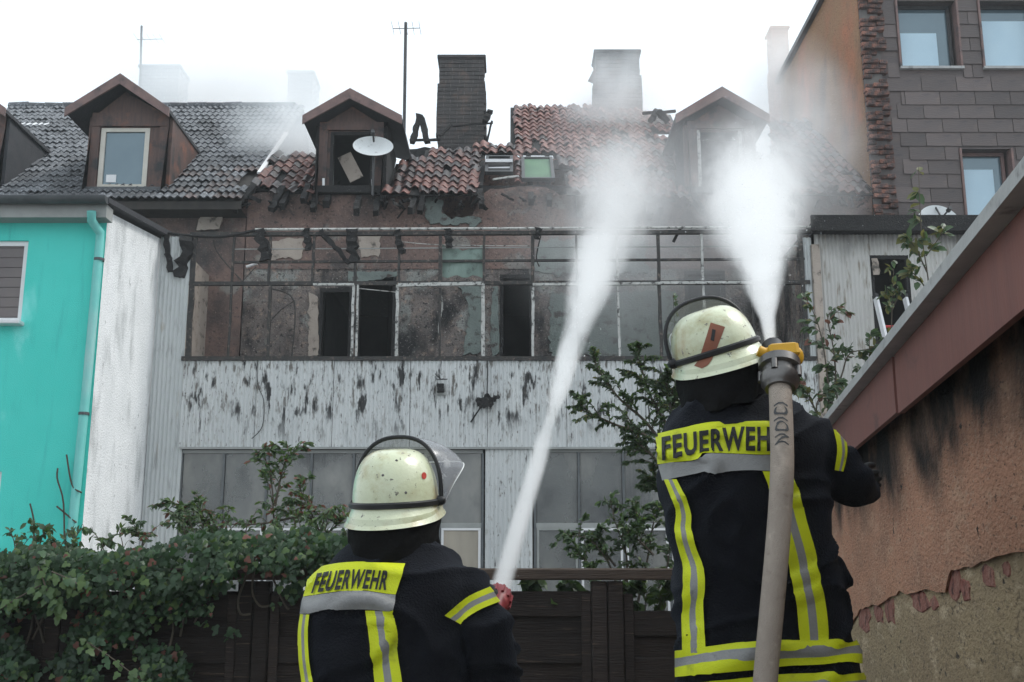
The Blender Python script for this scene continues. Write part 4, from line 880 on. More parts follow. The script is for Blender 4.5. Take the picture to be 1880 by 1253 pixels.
for k, (px, py, sx, sz) in enumerate(((1588, 1138, 12, 22), (1614, 1126, 9, 18), (1634, 1122, 12, 28), (1690, 1104, 19, 22), (1716, 1108, 8, 14), (1752, 1074, 14, 34), (1774, 1084, 10, 20), (1816, 1056, 13, 22), (1850, 1046, 9, 14))):
    c = wall_pt(px, py, WP + .016); sc = (c - Vector((0, 0, CZ))).length / F * 1.25
    rng = random.Random(k + 5); pts = []; hw = (wall_pt(px + sx, py) - wall_pt(px - sx, py)).length / 2
    for q in range(11):
        a = 2 * math.pi * q / 11; ca, sa = math.cos(a), math.sin(a); rr = (1 / max(abs(ca), abs(sa))) ** .8 * rng.uniform(.62, 1.12)
        pts.append((hw * ca * rr, sz * sc * .8 * sa * rr))
    V = [c + dS * u * .9 + Vector((0, 0, v * .85)) - nS * .005 for u, v in pts] + [c + dS * u + Vector((0, 0, v)) + nS * .004 for u, v in pts] + [c - nS * .007]
    mk('exposed_brick', (V, [(q, (q + 1) % 11, 22) for q in range(11)] + [(q, (q + 1) % 11, 11 + (q + 1) % 11, 11 + q) for q in range(11)]), m_redstone, sh, recalc=True)
# ================================================================== FENCE
YFN = 6.0
fn = thing('wooden_fence', 'dark wooden fence of horizontal boards below the house', 'fence', (0, YFN, 0))
zf = at(1000, 1044, YFN).z
FX0, FX1 = -4.2, at(1480, 1100, YFN).x
for px in (-260, 92, 440, 760, 1085):
    x = at(px, 1100, YFN).x
    for d in (0, .085): mk('post', bevbox(x + d, x + d + .08, YFN - .05, YFN + .04, 0, zf - .065, .006), m_fence, fn)
mk('top_rail', bevbox(FX0, FX1, YFN - .07, YFN + .06, zf - .06, zf, .008), m_rail, fn)
pxp = [-260, 92, 440, 760, 1085, 1410]
for i in range(5):
    xa, xb = at(pxp[i], 1100, YFN).x + .168, (at(pxp[i + 1], 1100, YFN).x if i < 4 else FX1) - .003
    z = zf - (.13 if i != 4 else .23) - .115; k = 0
    while z > .05:
        mk('board', bevbox(xa, xb, YFN - .02 + .026 * (k % 2), YFN + .004 + .026 * (k % 2), z, z + .128, .004), m_fence, fn); z -= .118; k += 1
    mk('frame_board', bevbox(xa, xa + .05, YFN - .035, YFN - .021, .05, zf - .13, .004), m_fence, fn)
    mk('frame_board', bevbox(xb - .05, xb, YFN - .035, YFN - .021, .05, zf - .13, .004), m_fence, fn)
# ================================================================== FIREFIGHTERS
def capsule_chain(pts, n=12, sub=6):
    """pts: (Vector, radius) joints -> closed tapered tube with round ends"""
    P = []; 
    for i in range(len(pts) - 1):
        for k in range(sub):
            t = k / sub; P.append((pts[i][0].lerp(pts[i + 1][0], t), pts[i][1] + (pts[i + 1][1] - pts[i][1]) * t))
    P.append(pts[-1])
    d0 = (P[0][0] - P[1][0]).normalized(); d1 = (P[-1][0] - P[-2][0]).normalized()
    head = [(P[0][0] + d0 * P[0][1] * s, P[0][1] * math.sqrt(max(1 - s * s, .0004))) for s in (.98, .75, .4)]
    tail = [(P[-1][0] + d1 * P[-1][1] * s, P[-1][1] * math.sqrt(max(1 - s * s, .0004))) for s in (.4, .75, .98)]
    P = head + P + tail
    rs = [r for _, r in P]; q = [p for p, _ in P]
    return tube(q, lambda t: rs[min(int(round(t * (len(rs) - 1))), len(rs) - 1)], n)
def loft(rings, n=40):
    """rings: (centre, half x, half y, yaw) stacked superellipses, closed"""
    V, Fc = [], []
    for c, a, b, yaw in rings:
        for k in range(n):
            t = 2 * math.pi * k / n; ct, st = math.cos(t), math.sin(t)
            x = a * math.copysign(abs(ct) ** .8, ct); y = b * math.copysign(abs(st) ** .8, st)
            V.append(c + Vector((x * math.cos(yaw) - y * math.sin(yaw), x * math.sin(yaw) + y * math.cos(yaw), 0)))
    for i in range(len(rings) - 1):
        for k in range(n): Fc.append((i * n + k, i * n + (k + 1) % n, (i + 1) * n + (k + 1) % n, (i + 1) * n + k))
    Fc.append(tuple(range(n - 1, -1, -1))); m = (len(rings) - 1) * n; Fc.append(tuple(m + k for k in range(n)))
    return V, Fc
def fuse(name, geos, m, parent, voxel=.011, smooth=6, folds=None):
    V, Fc = join(*geos)
    me = mesh(name + '_raw', V, Fc, None)
    bm = bmesh.new(); bm.from_mesh(me); bmesh.ops.recalc_face_normals(bm, faces=bm.faces); bm.to_mesh(me); bm.free()
    o = bpy.data.objects.new(name + '_raw', me); C.objects.link(o)
    r = o.modifiers.new('r', 'REMESH'); r.mode = 'VOXEL'; r.voxel_size = voxel
    s = o.modifiers.new('s', 'SMOOTH'); s.iterations = smooth; s.factor = .5
    dgx = bpy.context.evaluated_depsgraph_get(); dgx.update()
    nm = bpy.data.meshes.new_from_object(o.evaluated_get(dgx)); bpy.data.objects.remove(o); bpy.data.meshes.remove(me)
    nm.name = name
    if folds:
        nrm = [v.normal.copy() for v in nm.vertices]
        for v, nn in zip(nm.vertices, nrm): v.co += nn * folds(v.co)
    nm.materials.clear(); nm.materials.append(m); nm.polygons.foreach_set('use_smooth', [True] * len(nm.polygons)); nm.update()
    ob = bpy.data.objects.new(name, nm); return link(ob, parent)
def folds(amp, seed):
    def f(p):
        q = Vector((p.x * 3 + p.z * 2, p.y * 2.5, p.z * 5.5 - p.x * 2.5)) + Vector((seed, 0, 0))
        w_ = Vector((noise.noise(q * .7), noise.noise(q * .7 + Vector((7, 1, 3))), 0))
        a = noise.noise(q + w_ * 1.2); b = 1 - abs(noise.noise(q * 1.1 + Vector((3, 9, seed)) + w_ * 1.5)) * 2
        return amp * (.6 * a + .7 * max(0, b) ** 3 - .15)
    return f
def ring_px(py, l, r, Y, hb, yaw=0):
    a, b = at(l, py, Y), at(r, py, Y); c = (a + b) / 2; hx = (b.x - a.x) / 2; return (c, hx, hb, yaw)
def bvh_of(objs):
    V, P = [], []
    for o in objs:
        n = len(V); V += [v.co.copy() for v in o.data.vertices]; P += [tuple(i + n for i in p.vertices) for p in o.data.polygons]
    return BVHTree.FromPolygons(V, P)
EYE = Vector((0, 0, CZ))
def drape(bv, px, py, off, Yf):
    d = ray(px, py); loc, nr, idx, dist = bv.ray_cast(EYE, d)
    if loc is None or abs(loc.y - Yf) > .6:
        loc, nr, idx, dist = bv.find_nearest(at(px, py, Yf))
    if nr.dot(d) > 0: nr = -nr
    return loc + nr * off
def strip(name, bv, left, right, m, parent, off, Yf, nl=24, nw=4):
    nl, nw = max(nl, 44), max(nw, 4)
    """tape between two pixel polylines, laid on the cloth"""
    def along(pl, t):
        k = min(int(t * (len(pl) - 1)), len(pl) - 2); f = t * (len(pl) - 1) - k
        return (pl[k][0] + (pl[k + 1][0] - pl[k][0]) * f, pl[k][1] + (pl[k + 1][1] - pl[k][1]) * f)
    def sm(pl):
        q = smooth_path([(x, y, 0) for x, y in pl], 24); return [(v.x, v.y) for v in q]
    left, right = sm(left), sm(right); V = []
    for i in range(nl + 1):
        a, b = along(left, i / nl), along(right, i / nl)
        for j in range(nw + 1):
            f = j / nw; V.append(drape(bv, a[0] + (b[0] - a[0]) * f, a[1] + (b[1] - a[1]) * f, off, Yf))
    mw_ = nw + 1
    Fc = [(i * mw_ + j, i * mw_ + j + 1, (i + 1) * mw_ + j + 1, (i + 1) * mw_ + j) for i in range(nl) for j in range(nw)]
    n = len(V); ctr = sum(V, Vector()) / n
    V2 = V + [v + (v - EYE).normalized() * (off * .8) for v in V]
    rim = [i * mw_ for i in range(nl + 1)] + [nl * mw_ + j for j in range(1, mw_)] + [i * mw_ + nw for i in range(nl - 1, -1, -1)] + [j for j in range(nw - 1, 0, -1)]
    Fc2 = Fc + [(rim[k], rim[(k + 1) % len(rim)], rim[(k + 1) % len(rim)] + n, rim[k] + n) for k in range(len(rim))]
    return mk(name, (V2, Fc2), m, parent, True)
def tape3(name, bv, cl, w0, w1, parent, Yf, horizontal=False, fr=(.36, .64), off=.012):
    """yellow-silver-yellow tape along a pixel centre line"""
    out = []
    def edge(f):
        pl = []
        for i, (x, y) in enumerate(cl):
            wd = w0 + (w1 - w0) * i / (len(cl) - 1)
            pl.append((x, y + (f - .5) * wd) if horizontal else (x + (f - .5) * wd, y))
        return pl
    for a, b, m, o in ((0, fr[0], m_yellow, off), (fr[0], fr[1], m_silver, off), (fr[1], 1, m_yellow, off)):
        out.append(strip(name, bv, edge(a), edge(b), m, parent, o, Yf, 70, 4))
    return out
def text_geo(body, bold=.02):
    cu = bpy.data.curves.new('lettering', 'FONT'); cu.body = body; cu.offset = bold; cu.space_character = 1.13; cu.resolution_u = 3
    o = bpy.data.objects.new('lettering_tmp', cu); C.objects.link(o)
    dgx = bpy.context.evaluated_depsgraph_get(); dgx.update()
    me = bpy.data.meshes.new_from_object(o.evaluated_get(dgx)); bpy.data.objects.remove(o)
    bm = bmesh.new(); bm.from_mesh(me); bmesh.ops.triangulate(bm, faces=bm.faces); bmesh.ops.subdivide_edges(bm, edges=bm.edges, cuts=2, use_grid_fill=True)
    bm.verts.index_update()
    V = [v.co.copy() for v in bm.verts]; Fc = [tuple(v.index for v in f.verts) for f in bm.faces]; bm.free(); bpy.data.meshes.remove(me)
    x0, x1 = min(v.x for v in V), max(v.x for v in V); y0, y1 = min(v.y for v in V), max(v.y for v in V)
    return [((v.x - x0) / (x1 - x0), (v.y - y0) / (y1 - y0)) for v in V], Fc
def lettering(bv, body, TLp, TRp, BRp, BLp, parent, off, Yf, sag=0):
    uv, Fc = text_geo(body, .035)
    V = []
    for u, v in uv:
        x = (BLp[0] * (1 - u) + BRp[0] * u) * (1 - v) + (TLp[0] * (1 - u) + TRp[0] * u) * v
        y = (BLp[1] * (1 - u) + BRp[1] * u) * (1 - v) + (TLp[1] * (1 - u) + TRp[1] * u) * v + sag * math.sin(math.pi * u)
        V.append(drape(bv, x, y, off, Yf))
    return mk('lettering', (V, Fc), m_letter, parent)
# ------------------------------------------------------------------ helmet
def helmet(parent, c, yaw, pitch, roll, vis_up, visor_fwd, label, vside=0.0, hs=1.0):
    """c: middle of the shell at band height; y is forward"""
    M = Matrix.Translation(c) @ Matrix.Rotation(yaw, 4, 'Z') @ Matrix.Rotation(roll, 4, 'Y') @ Matrix.Rotation(pitch, 4, 'X')
    A, B, H = .134, .156, .172 * hs
    n = 56; V, Fc = [], []
    prof = []
    for k in range(13):
        t = k / 12 * math.pi / 2; prof.append(('d', math.cos(t), math.sin(t)))
    rows = []
    # skirt rows from the rim up, then the dome
    def skirt(ph, f):
        sn = math.sin(ph)                       # +1 front, -1 back
        drop = .050 + .018 * max(0, -sn) - .030 * max(0, sn)
        flare = .016 + .020 * max(0, -sn) + .010 * max(0, sn)
        r = 1 + f ** 1.3 * flare / .13
        return Vector((A * r * math.cos(ph), B * r * sn, -drop * f))
    for f in (1.0, .8, .55, .3, .1): rows.append([skirt(2 * math.pi * k / n, f) for k in range(n)])
    for (_, cr, sz) in prof[:-1]:
        q = cr ** .56; rows.append([Vector((A * q * math.cos(2 * math.pi * k / n), B * q * math.sin(2 * math.pi * k / n), H * sz ** 1.0)) for k in range(n)])
    for rw in rows: V += rw
    V.append(Vector((0, 0, H)))
    for i in range(len(rows) - 1):
        for k in range(n): Fc.append((i * n + k, i * n + (k + 1) % n, (i + 1) * n + (k + 1) % n, (i + 1) * n + k))
    m = (len(rows) - 1) * n
    for k in range(n): Fc.append((m + k, m + (k + 1) % n, len(V) - 1))
    # inner lining so the rim has thickness
    nb = len(V); V += [Vector((v.x * .965, v.y * .965, v.z + .001)) for v in rows[0]] + [Vector((v.x * .93, v.y * .93, v.z + .03)) for v in rows[0]]
    for k in range(n):
        Fc.append((k, nb + k, nb + (k + 1) % n, (k + 1) % n)); Fc.append((nb + k, nb + n + k, nb + n + (k + 1) % n, nb + (k + 1) % n))
    sh_ = mk('helmet', ([M @ v for v in V], Fc), m_helmet, parent, True, True); sh_['label'] = label
    band = [Vector((A * 1.012 * math.cos(t), B * 1.012 * math.sin(t), 0)) for t in [2 * math.pi * k / 48 for k in range(49)]]
    Vb, Fb = [], []
    for k in range(48):
        p = band[k]; o = Vector((p.x, p.y, 0)).normalized()
        Vb += [M @ (p + Vector((0, 0, -.009)) + o * .003), M @ (p + o * .009 + Vector((0, 0, -.006))), M @ (p + o * .009 + Vector((0, 0, .006))), M @ (p + Vector((0, 0, .011)) + o * .002)]
    for k in range(48):
        j = (k + 1) % 48
        for q in range(3): Fb.append((4 * k + q, 4 * j + q, 4 * j + q + 1, 4 * k + q + 1))
    mk('strap', (Vb, Fb), m_rubber, sh_, True)
    # folded-up visor: its rear edge is the black bow, the clear shield reaches forward from it
    rad = vis_up; bow = []
    for k in range(33):
        t = math.pi * k / 32
        p = Vector((-(A + .014) * math.copysign(abs(math.cos(t)) ** .85, math.cos(t)) * (1.0 + .03 * math.sin(t)), .015 + .02 * math.sin(t), rad * math.sin(t) ** .8 + .004)); bow.append(p)
    mk('visor_edge', tube([M @ p for p in bow], .0068, 8), m_rubber, sh_, True)
    Vv, Fv = [], []; nf = 8
    for i in range(nf + 1):
        f = i / nf
        for k in range(33):
            t = math.pi * k / 32; p = bow[k]
            s = math.sin(t) ** .9
            q = Vector((p.x * (1 - .22 * f * f) + vside * f * max(0, math.sin(t - .35)), p.y + visor_fwd * math.sin(f * 1.35) * (.25 + .75 * s), p.z * (1 - .42 * f ** 2.2 * s) + .0 * f)); Vv.append(M @ q)
    for i in range(nf):
        for k in range(32): Fv.append((i * 33 + k, i * 33 + k + 1, (i + 1) * 33 + k + 1, (i + 1) * 33 + k))
    mk('visor', (Vv, Fv), m_visor, sh_, True)
    mk('visor_rim', tube([Vv[nf * 33 + k] for k in range(33)], .0022, 6), m_dish, sh_, True)
    for sx in (-1, 1):
        mk('visor_pivot', lathe(M @ Vector((sx * (A + .004), .015, .004)), M.to_3x3() @ Vector((sx, 0, 0)), [(0, .001), (0, .017), (.014, .015), (.022, .008), (.022, .001)], 14), m_rubber, sh_, True)
    # leather neck guard hanging from the rear rim
    Vn, Fn = [], []; kk = 30; jj = 6
    for j in range(jj + 1):
        f = j / jj
        for i in range(kk + 1):
            ph = math.pi + math.pi * (i / kk) * 1.16 - .08 * math.pi
            p = skirt(ph, .9); q = Vector((p.x * (.95 - .06 * f), p.y * (.95 - .03 * f), p.z))
            wld = M @ q; Vn.append(wld + Vector((0, 0, -.115 * f + .006 * math.sin(i * 1.1) * f)) + (Vector((wld.x - c.x, wld.y - c.y, 0)).normalized() * .008 * math.sin(i * .9 + j) * f))
    for j in range(jj):
        for i in range(kk): a = j * (kk + 1) + i; Fn.append((a, a + 1, a + kk + 2, a + kk + 1))
    mk('neck_guard', (Vn, Fn), m_leather, sh_, True)
    return sh_, M
def hand_geo(wrist, d, palm_n, curl=.9, s=1.0):
    """gloved hand: palm, four curled fingers of unequal length, thumb from the side"""
    d = d.normalized(); side = d.cross(palm_n).normalized(); pn = side.cross(d).normalized() * 1.0
    gs = [capsule_chain([(wrist, .034 * s), (wrist + d * .05 * s, .042 * s), (wrist + d * .085 * s, .040 * s)], 10, 3)]
    for k, ln in enumerate((.070, .082, .076, .060)):
        b = wrist + d * .085 * s + side * (-.036 + .024 * k) * s; p = [b]; a = 0
        for q in range(3):
            a += curl * (.7 + .15 * q); dd = d * math.cos(a) + pn * math.sin(a); p.append(p[-1] + dd * ln * (.45, .32, .26)[q] * s)
        gs.append(capsule_chain([(v, (.0125 - .0012 * i) * s) for i, v in enumerate(p)], 8, 3))
    b = wrist + d * .03 * s - side * .032 * s
    gs.append(capsule_chain([(b, .015 * s), (b - side * .03 * s + d * .03 * s + pn * .015, .0135 * s), (b - side * .03 * s + d * .055 * s + pn * .035, .012 * s)], 8, 3))
    return gs
def head_geo(c, M3, s=1.0):
    gs = []; bm = bmesh.new(); bmesh.ops.create_uvsphere(bm, u_segments=24, v_segments=16, radius=1)
    V = []
    for v in bm.verts:
        x, y, z = v.co; jaw = 1 - .22 * max(0, -z); V.append(c + M3 @ Vector((x * .076 * jaw, y * .098 - (.01 if z > 0 else -.008), z * .118)))
    bm.verts.index_update(); gs.append((V, [tuple(q.index for q in f.verts) for f in bm.faces])); bm.free()
    nose = c + M3 @ Vector((0, .098, -.015)); gs.append(capsule_chain([(c + M3 @ Vector((0, .088, .02)), .010), (nose + M3 @ Vector((0, .014, -.015)), .015)], 8, 3))
    for sx in (-1, 1):
        gs.append(capsule_chain([(c + M3 @ Vector((sx * .078, -.005, .02)), .010), (c + M3 @ Vector((sx * .078, 0, -.03)), .008)], 8, 2))
        gs.append(capsule_chain([(c + M3 @ Vector((sx * .018, .088, .032)), .011), (c + M3 @ Vector((sx * .045, .080, .030)), .010)], 8, 2))
    gs.append(capsule_chain([(c + M3 @ Vector((-.022, .090, -.055)), .009), (c + M3 @ Vector((.022, .090, -.055)), .009)], 8, 2))
    return gs
def legs(parent, cx, cy, zhip, zfoot, yaw, body_gs):
    for sx in (-1, 1):
        o = Vector((math.cos(yaw), math.sin(yaw), 0)) * sx
        hip = Vector((cx, cy, zhip)) + o * .10; kn = Vector((cx, cy, (zhip + zfoot) / 2 + .02)) + o * .13 + Vector((0, .03, 0)); an = Vector((cx, cy, zfoot + .09)) + o * .15
        body_gs.append(capsule_chain([(hip, .085), (kn, .055), (an, .04)], 10, 6))
        yield hip, kn, an
def boots(parent, feet, yaw):
    f = Vector((-math.sin(yaw), math.cos(yaw), 0))
    for an in feet:
        b = Vector((an.x, an.y, an.z - .055))
        fuse('boot', [capsule_chain([(an + Vector((0, 0, .12)), .062), (an, .055), (b, .045)], 12, 4), capsule_chain([(b - f * .04, .045), (b + f * .10, .042), (b + f * .19, .034)], 12, 4)], m_rubber, parent, .012, 4)
# ================================================================== firefighter with the red nozzle
YA = 3.55
A1 = thing('person', 'firefighter in a helmet with raised scuffed visor aiming a red nozzle', 'person', (at(700, 1200, YA).x, YA, 0), 'firefighters spraying water')
rings = [ring_px(2150, 575, 855, YA, .17), ring_px(1700, 565, 860, YA, .185), ring_px(1400, 557, 858, YA, .185), ring_px(1253, 557, 856, YA, .18), ring_px(1170, 558, 866, YA, .18), ring_px(1110, 563, 880, YA, .175), ring_px(1075, 572, 876, YA, .165), ring_px(1045, 592, 856, YA + .01, .15), ring_px(1020, 615, 830, YA + .015, .125), ring_px(1000, 640, 805, YA + .02, .10), ring_px(985, 665, 785, YA + .02, .085), ring_px(968, 672, 778, YA + .02, .078)]
rings = rings[::-1]
P_ = lambda x, y, Y: at(x, y, Y)
armR = [(P_(842, 1095, YA - .01), .098), (P_(880, 1150, YA - .03), .095), (P_(915, 1262, YA + .02), .082), (P_(912, 1190, YA + .20), .068), (P_(900, 1140, YA + .34), .058)]
armL = [(P_(612, 1095, YA + .02), .092), (P_(610, 1180, YA + .12), .085), (P_(640, 1270, YA + .25), .075), (P_(760, 1230, YA + .36), .065), (P_(850, 1170, YA + .40), .055)]
jk = fuse('jacket', [loft(rings), capsule_chain(armR, 16, 6), capsule_chain(armL, 16, 6)], m_jacket, A1, .010, 8, folds(.026, 3.1))
bvA = bvh_of([jk])
yawA = R(-16)
hc = at(727, 924, YA + .03)
hA, MA = helmet(A1, hc, yawA, R(8), R(0), .205, .15, 'pale luminous helmet with a black strap and a small red dot', .105)
bg_ = head_geo(hc + Vector((.01, .02, -.045)), Matrix.Rotation(yawA, 3, 'Z') @ Matrix.Rotation(R(16), 3, 'X'))
neck = [(hc + Vector((.01, .0, -.10)), .062), (at(725, 1000, YA + .02), .07), (at(712, 1100, YA), .13), (at(706, 1350, YA), .13), (at(706, 1700, YA), .13)]
bg_ += [capsule_chain(neck, 12, 5), capsule_chain([(p, r * .6) for p, r in armR], 10, 5), capsule_chain([(p, r * .6) for p, r in armL], 10, 5)]
hipz = .88
fa = []; tg = []
for hip, kn, an in legs(A1, at(706, 1253, YA).x, YA, hipz, 0, yawA, bg_):
    tg.append(capsule_chain([(hip, .135), (kn, .10), (an + Vector((0, 0, .10)), .085)], 14, 6)); fa.append(an)
fuse('body', bg_, m_skin, A1, .012, 4)
fuse('trousers', tg + [capsule_chain([(Vector((at(706, 1253, YA).x, YA, hipz + .1)), .17), (Vector((at(706, 1253, YA).x, YA, hipz)), .17)], 14, 3)], m_jacket, A1, .014, 5, folds(.014, 8.8))
boots(A1, fa, yawA)
hr = P_(900, 1138, YA + .34); hl = P_(856, 1168, YA + .40)
fuse('glove', hand_geo(hr, P_(912, 1100, YA + .40) - hr, Vector((-1, .3, .2)), .75), m_glove, A1, .006, 2)
fuse('glove', hand_geo(hl, P_(905, 1140, YA + .44) - hl, Vector((.2, -.6, .7)), .75), m_glove, A1, .006, 2)
# collar
V = []; nn_ = 36
cc = at(728, 985, YA + .015)
for j, (dz, rr) in enumerate(((-.045, .115), (.0, .098), (.03, .094), (.03, .086), (-.01, .084))):
    for k in range(nn_): t = 2 * math.pi * k / nn_; V.append(cc + Vector((rr * 1.05 * math.cos(t), rr * math.sin(t), dz + .01 * math.sin(t))))
mk('collar', (V, [(j * nn_ + k, j * nn_ + (k + 1) % nn_, (j + 1) * nn_ + (k + 1) % nn_, (j + 1) * nn_ + k) for j in range(4) for k in range(nn_)]), m_jacket, A1, True)
pn = strip('back_panel', bvA, [(576, 1049), (640, 1037), (744, 1040)], [(561, 1099), (635, 1088), (727, 1093)], m_yellow, A1, .012, YA, 60, 16)
bvP = bvh_of([jk, pn])
lettering(bvP, 'FEUERWEHR', (584, 1055), (717, 1049), (709, 1085), (573, 1091), pn, .005, YA, -5)
strip('reflective_band', bvA, [(561, 1100), (635, 1089), (727, 1094)], [(557, 1128), (632, 1117), (722, 1119)], m_silver, A1, .012, YA, 60, 8)
tape3('reflective_tape', bvA, [(566, 1128), (562, 1165), (564, 1210), (570, 1253), (574, 1320)], 16, 20, A1, YA)
tape3('reflective_tape', bvA, [(697, 1119), (700, 1150), (706, 1200), (714, 1253), (720, 1330)], 50, 50, A1, YA)
for a, b, m in ((0, .34, m_yellow), (.34, .66, m_silver), (.66, 1, m_yellow)):
    L0, L1 = [(815, 1130), (850, 1100), (896, 1079)], [(843, 1147), (878, 1122), (917, 1106)]
    lerp2 = lambda f: [(p[0] + (q[0] - p[0]) * f, p[1] + (q[1] - p[1]) * f) for p, q in zip(L0, L1)]
    strip('sleeve_tape', bvA, lerp2(a), lerp2(b), m, A1, .008, YA, 20, 2)
# rivets
bvR = bvh_of([hA])
for x, y in ((703, 873), (690, 915), (745, 905), (728, 846)):
    c_ = drape(bvR, x, y, 0, YA); d_ = (EYE - c_).normalized(); mk('rivet', lathe(c_, d_, [(-.002, .0045), (.0012, .0042), (.002, .002), (.002, .0001)], 10), m_helmet if x == 690 else m_coupling, hA, True)
# red dot on the shell
bvH = bvh_of([hA])
c_ = (778, 874); ring_ = [(c_[0] + 4.5 * math.cos(t), c_[1] + 6.5 * math.sin(t)) for t in [2 * math.pi * k / 16 for k in range(16)]]
V = [drape(bvH, x, y, .0015, YA) for x, y in ring_]; mk('red_dot', (V, [tuple(range(16))]), m_reddot, hA)
# ================================================================== firefighter with the hose on the shoulder
YB = 3.5; ZST = .46
B1 = thing('person', 'firefighter on a step with a hose over the shoulder', 'person', (at(1390, 1200, YB).x, YB, ZST), 'firefighters spraying water')
rings = [ring_px(1760, 1262, 1575, YB, .19), ring_px(1500, 1248, 1592, YB, .20), ring_px(1300, 1244, 1588, YB, .20), ring_px(1253, 1244, 1582, YB, .20), ring_px(1180, 1240, 1556, YB, .195), ring_px(1080, 1238, 1552, YB, .19), ring_px(1000, 1234, 1528, YB, .19), ring_px(930, 1228, 1516, YB, .185), ring_px(870, 1218, 1516, YB, .18), ring_px(820, 1212, 1522, YB, .175), ring_px(785, 1220, 1508, YB + .01, .16), ring_px(760, 1240, 1484, YB + .015, .14), ring_px(740, 1270, 1450, YB + .02, .115), ring_px(722, 1300, 1425, YB + .02, .095), ring_px(700, 1310, 1415, YB + .02, .085)][::-1]
armR = [(P_(1478, 818, YB), .098), (P_(1515, 845, YB), .090), (P_(1566, 888, YB + .05), .072), (P_(1580, 892, YB + .22), .062), (P_(1582, 890, YB + .40), .050)]
armL = [(P_(1262, 825, YB + .01), .092), (P_(1262, 835, YB + .15), .085), (P_(1272, 830, YB + .30), .075), (P_(1330, 760, YB + .36), .062), (P_(1392, 700, YB + .30), .052)]
flap = [(P_(1530, 1040, YB), .05), (P_(1556, 1068, YB), .03)]
jkB = fuse('jacket', [loft(rings), capsule_chain(armR, 16, 6), capsule_chain(armL, 16, 6), capsule_chain(flap, 10, 4)], m_jacket, B1, .010, 8, folds(.026, 11.7))
bvB = bvh_of([jkB])
hcB = at(1313, 646, YB + .02)
hB, MB_ = helmet(B1, hcB, R(10), R(6), R(-19), .176, .09, 'pale luminous helmet tilted to one side with a rusty sticker', 0, .82)
M3 = Matrix.Rotation(R(12), 3, 'Z') @ Matrix.Rotation(R(-12), 3, 'Y') @ Matrix.Rotation(R(12), 3, 'X')
bg_ = head_geo(hcB + Vector((.01, .02, -.045)), M3)
bg_ += [capsule_chain([(hcB + Vector((.01, .0, -.09)), .062), (at(1355, 730, YB + .02), .07), (at(1375, 840, YB), .13), (at(1390, 1100, YB), .13), (at(1405, 1400, YB), .13)], 12, 5), capsule_chain([(p, r * .6) for p, r in armR], 10, 5), capsule_chain([(p, r * .6) for p, r in armL], 10, 5)]
fb = []; tg = []; cxB = at(1405, 1253, YB).x; hipz = ZST + .88
for hip, kn, an in legs(B1, cxB, YB, hipz, ZST, 0, bg_):
    tg.append(capsule_chain([(hip, .135), (kn, .10), (an + Vector((0, 0, .10)), .085)], 14, 6)); fb.append(an)
fuse('body', bg_, m_skin, B1, .012, 4)
fuse('trousers', tg + [capsule_chain([(Vector((cxB, YB, hipz + .05)), .17), (Vector((cxB, YB, hipz - .02)), .17)], 14, 3)], m_jacket, B1, .014, 5, folds(.014, 2.8))
boots(B1, fb, 0)
hr = P_(1584, 890, YB + .41); hl = P_(1392, 700, YB + .30)
fuse('glove', hand_geo(hr, P_(1586, 886, YB + .52) - hr, Vector((.9, -.2, 0)), .6), m_glove, B1, .006, 2)
fuse('glove', hand_geo(hl, P_(1412, 676, YB + .16) - hl, Vector((.6, -.3, -.4)), .8), m_glove, B1, .006, 2)
V = []; cc = at(1358, 735, YB + .015)
for j, (dz, rr) in enumerate(((-.05, .135), (-.01, .112), (.02, .106), (.02, .097), (-.02, .094))):
    for k in range(nn_): t = 2 * math.pi * k / nn_; V.append(cc + Vector((rr * 1.08 * math.cos(t), rr * math.sin(t), dz)))
mk('collar', (V, [(j * nn_ + k, j * nn_ + (k + 1) % nn_, (j + 1) * nn_ + (k + 1) % nn_, (j + 1) * nn_ + k) for j in range(4) for k in range(nn_)]), m_jacket, B1, True)
pn = strip('back_panel', bvB, [(1208, 800), (1290, 783), (1370, 779), (1450, 781)], [(1214, 853), (1290, 838), (1370, 834), (1450, 835)], m_yellow, B1, .012, YB, 60, 16)
bvP = bvh_of([jkB, pn])
lettering(bvP, 'FEUERWEHR', (1217, 804), (1441, 785), (1441, 829), (1218, 845), pn, .005, YB, -7)
strip('reflective_band', bvB, [(1215, 854), (1290, 839), (1370, 835), (1450, 836)], [(1222, 884), (1290, 871), (1370, 866), (1450, 867)], m_silver, B1, .012, YB, 60, 8)
tape3('reflective_tape', bvB, [(1236, 882), (1250, 915), (1259, 945), (1258, 975), (1268, 1010), (1277, 1045), (1276, 1110), (1279, 1200)], 22, 40, B1, YB)
tape3('reflective_tape', bvB, [(1424, 867), (1440, 910), (1452, 960), (1466, 1010), (1476, 1060), (1487, 1120), (1492, 1182)], 52, 52, B1, YB)
tape3('waist_tape', bvB, [(1246, 1221), (1330, 1208), (1420, 1202), (1500, 1199), (1576, 1198)], 50, 40, B1, YB, True, (.27, .62))
tape3('waist_tape', bvB, [(1246, 1275), (1330, 1264), (1420, 1258), (1500, 1255), (1586, 1254)], 40, 36, B1, YB, True, (.4, .8))
for a, b, m in ((0, .5, m_yellow), (.5, .75, m_silver), (.75, 1, m_yellow)):
    L0, L1 = [(1526, 790), (1534, 825), (1530, 862)], [(1548, 798), (1552, 830), (1546, 866)]
    lerp2 = lambda f: [(p[0] + (q[0] - p[0]) * f, p[1] + (q[1] - p[1]) * f) for p, q in zip(L0, L1)]
    strip('sleeve_tape', bvB, lerp2(a), lerp2(b), m, B1, .008, YB, 16, 2)
bvH = bvh_of([hB])
strip('sticker', bvH, [(1305, 593), (1285, 655), (1275, 672)], [(1331, 601), (1306, 663), (1288, 677)], m_sticker, hB, .002, YB, 14, 4)
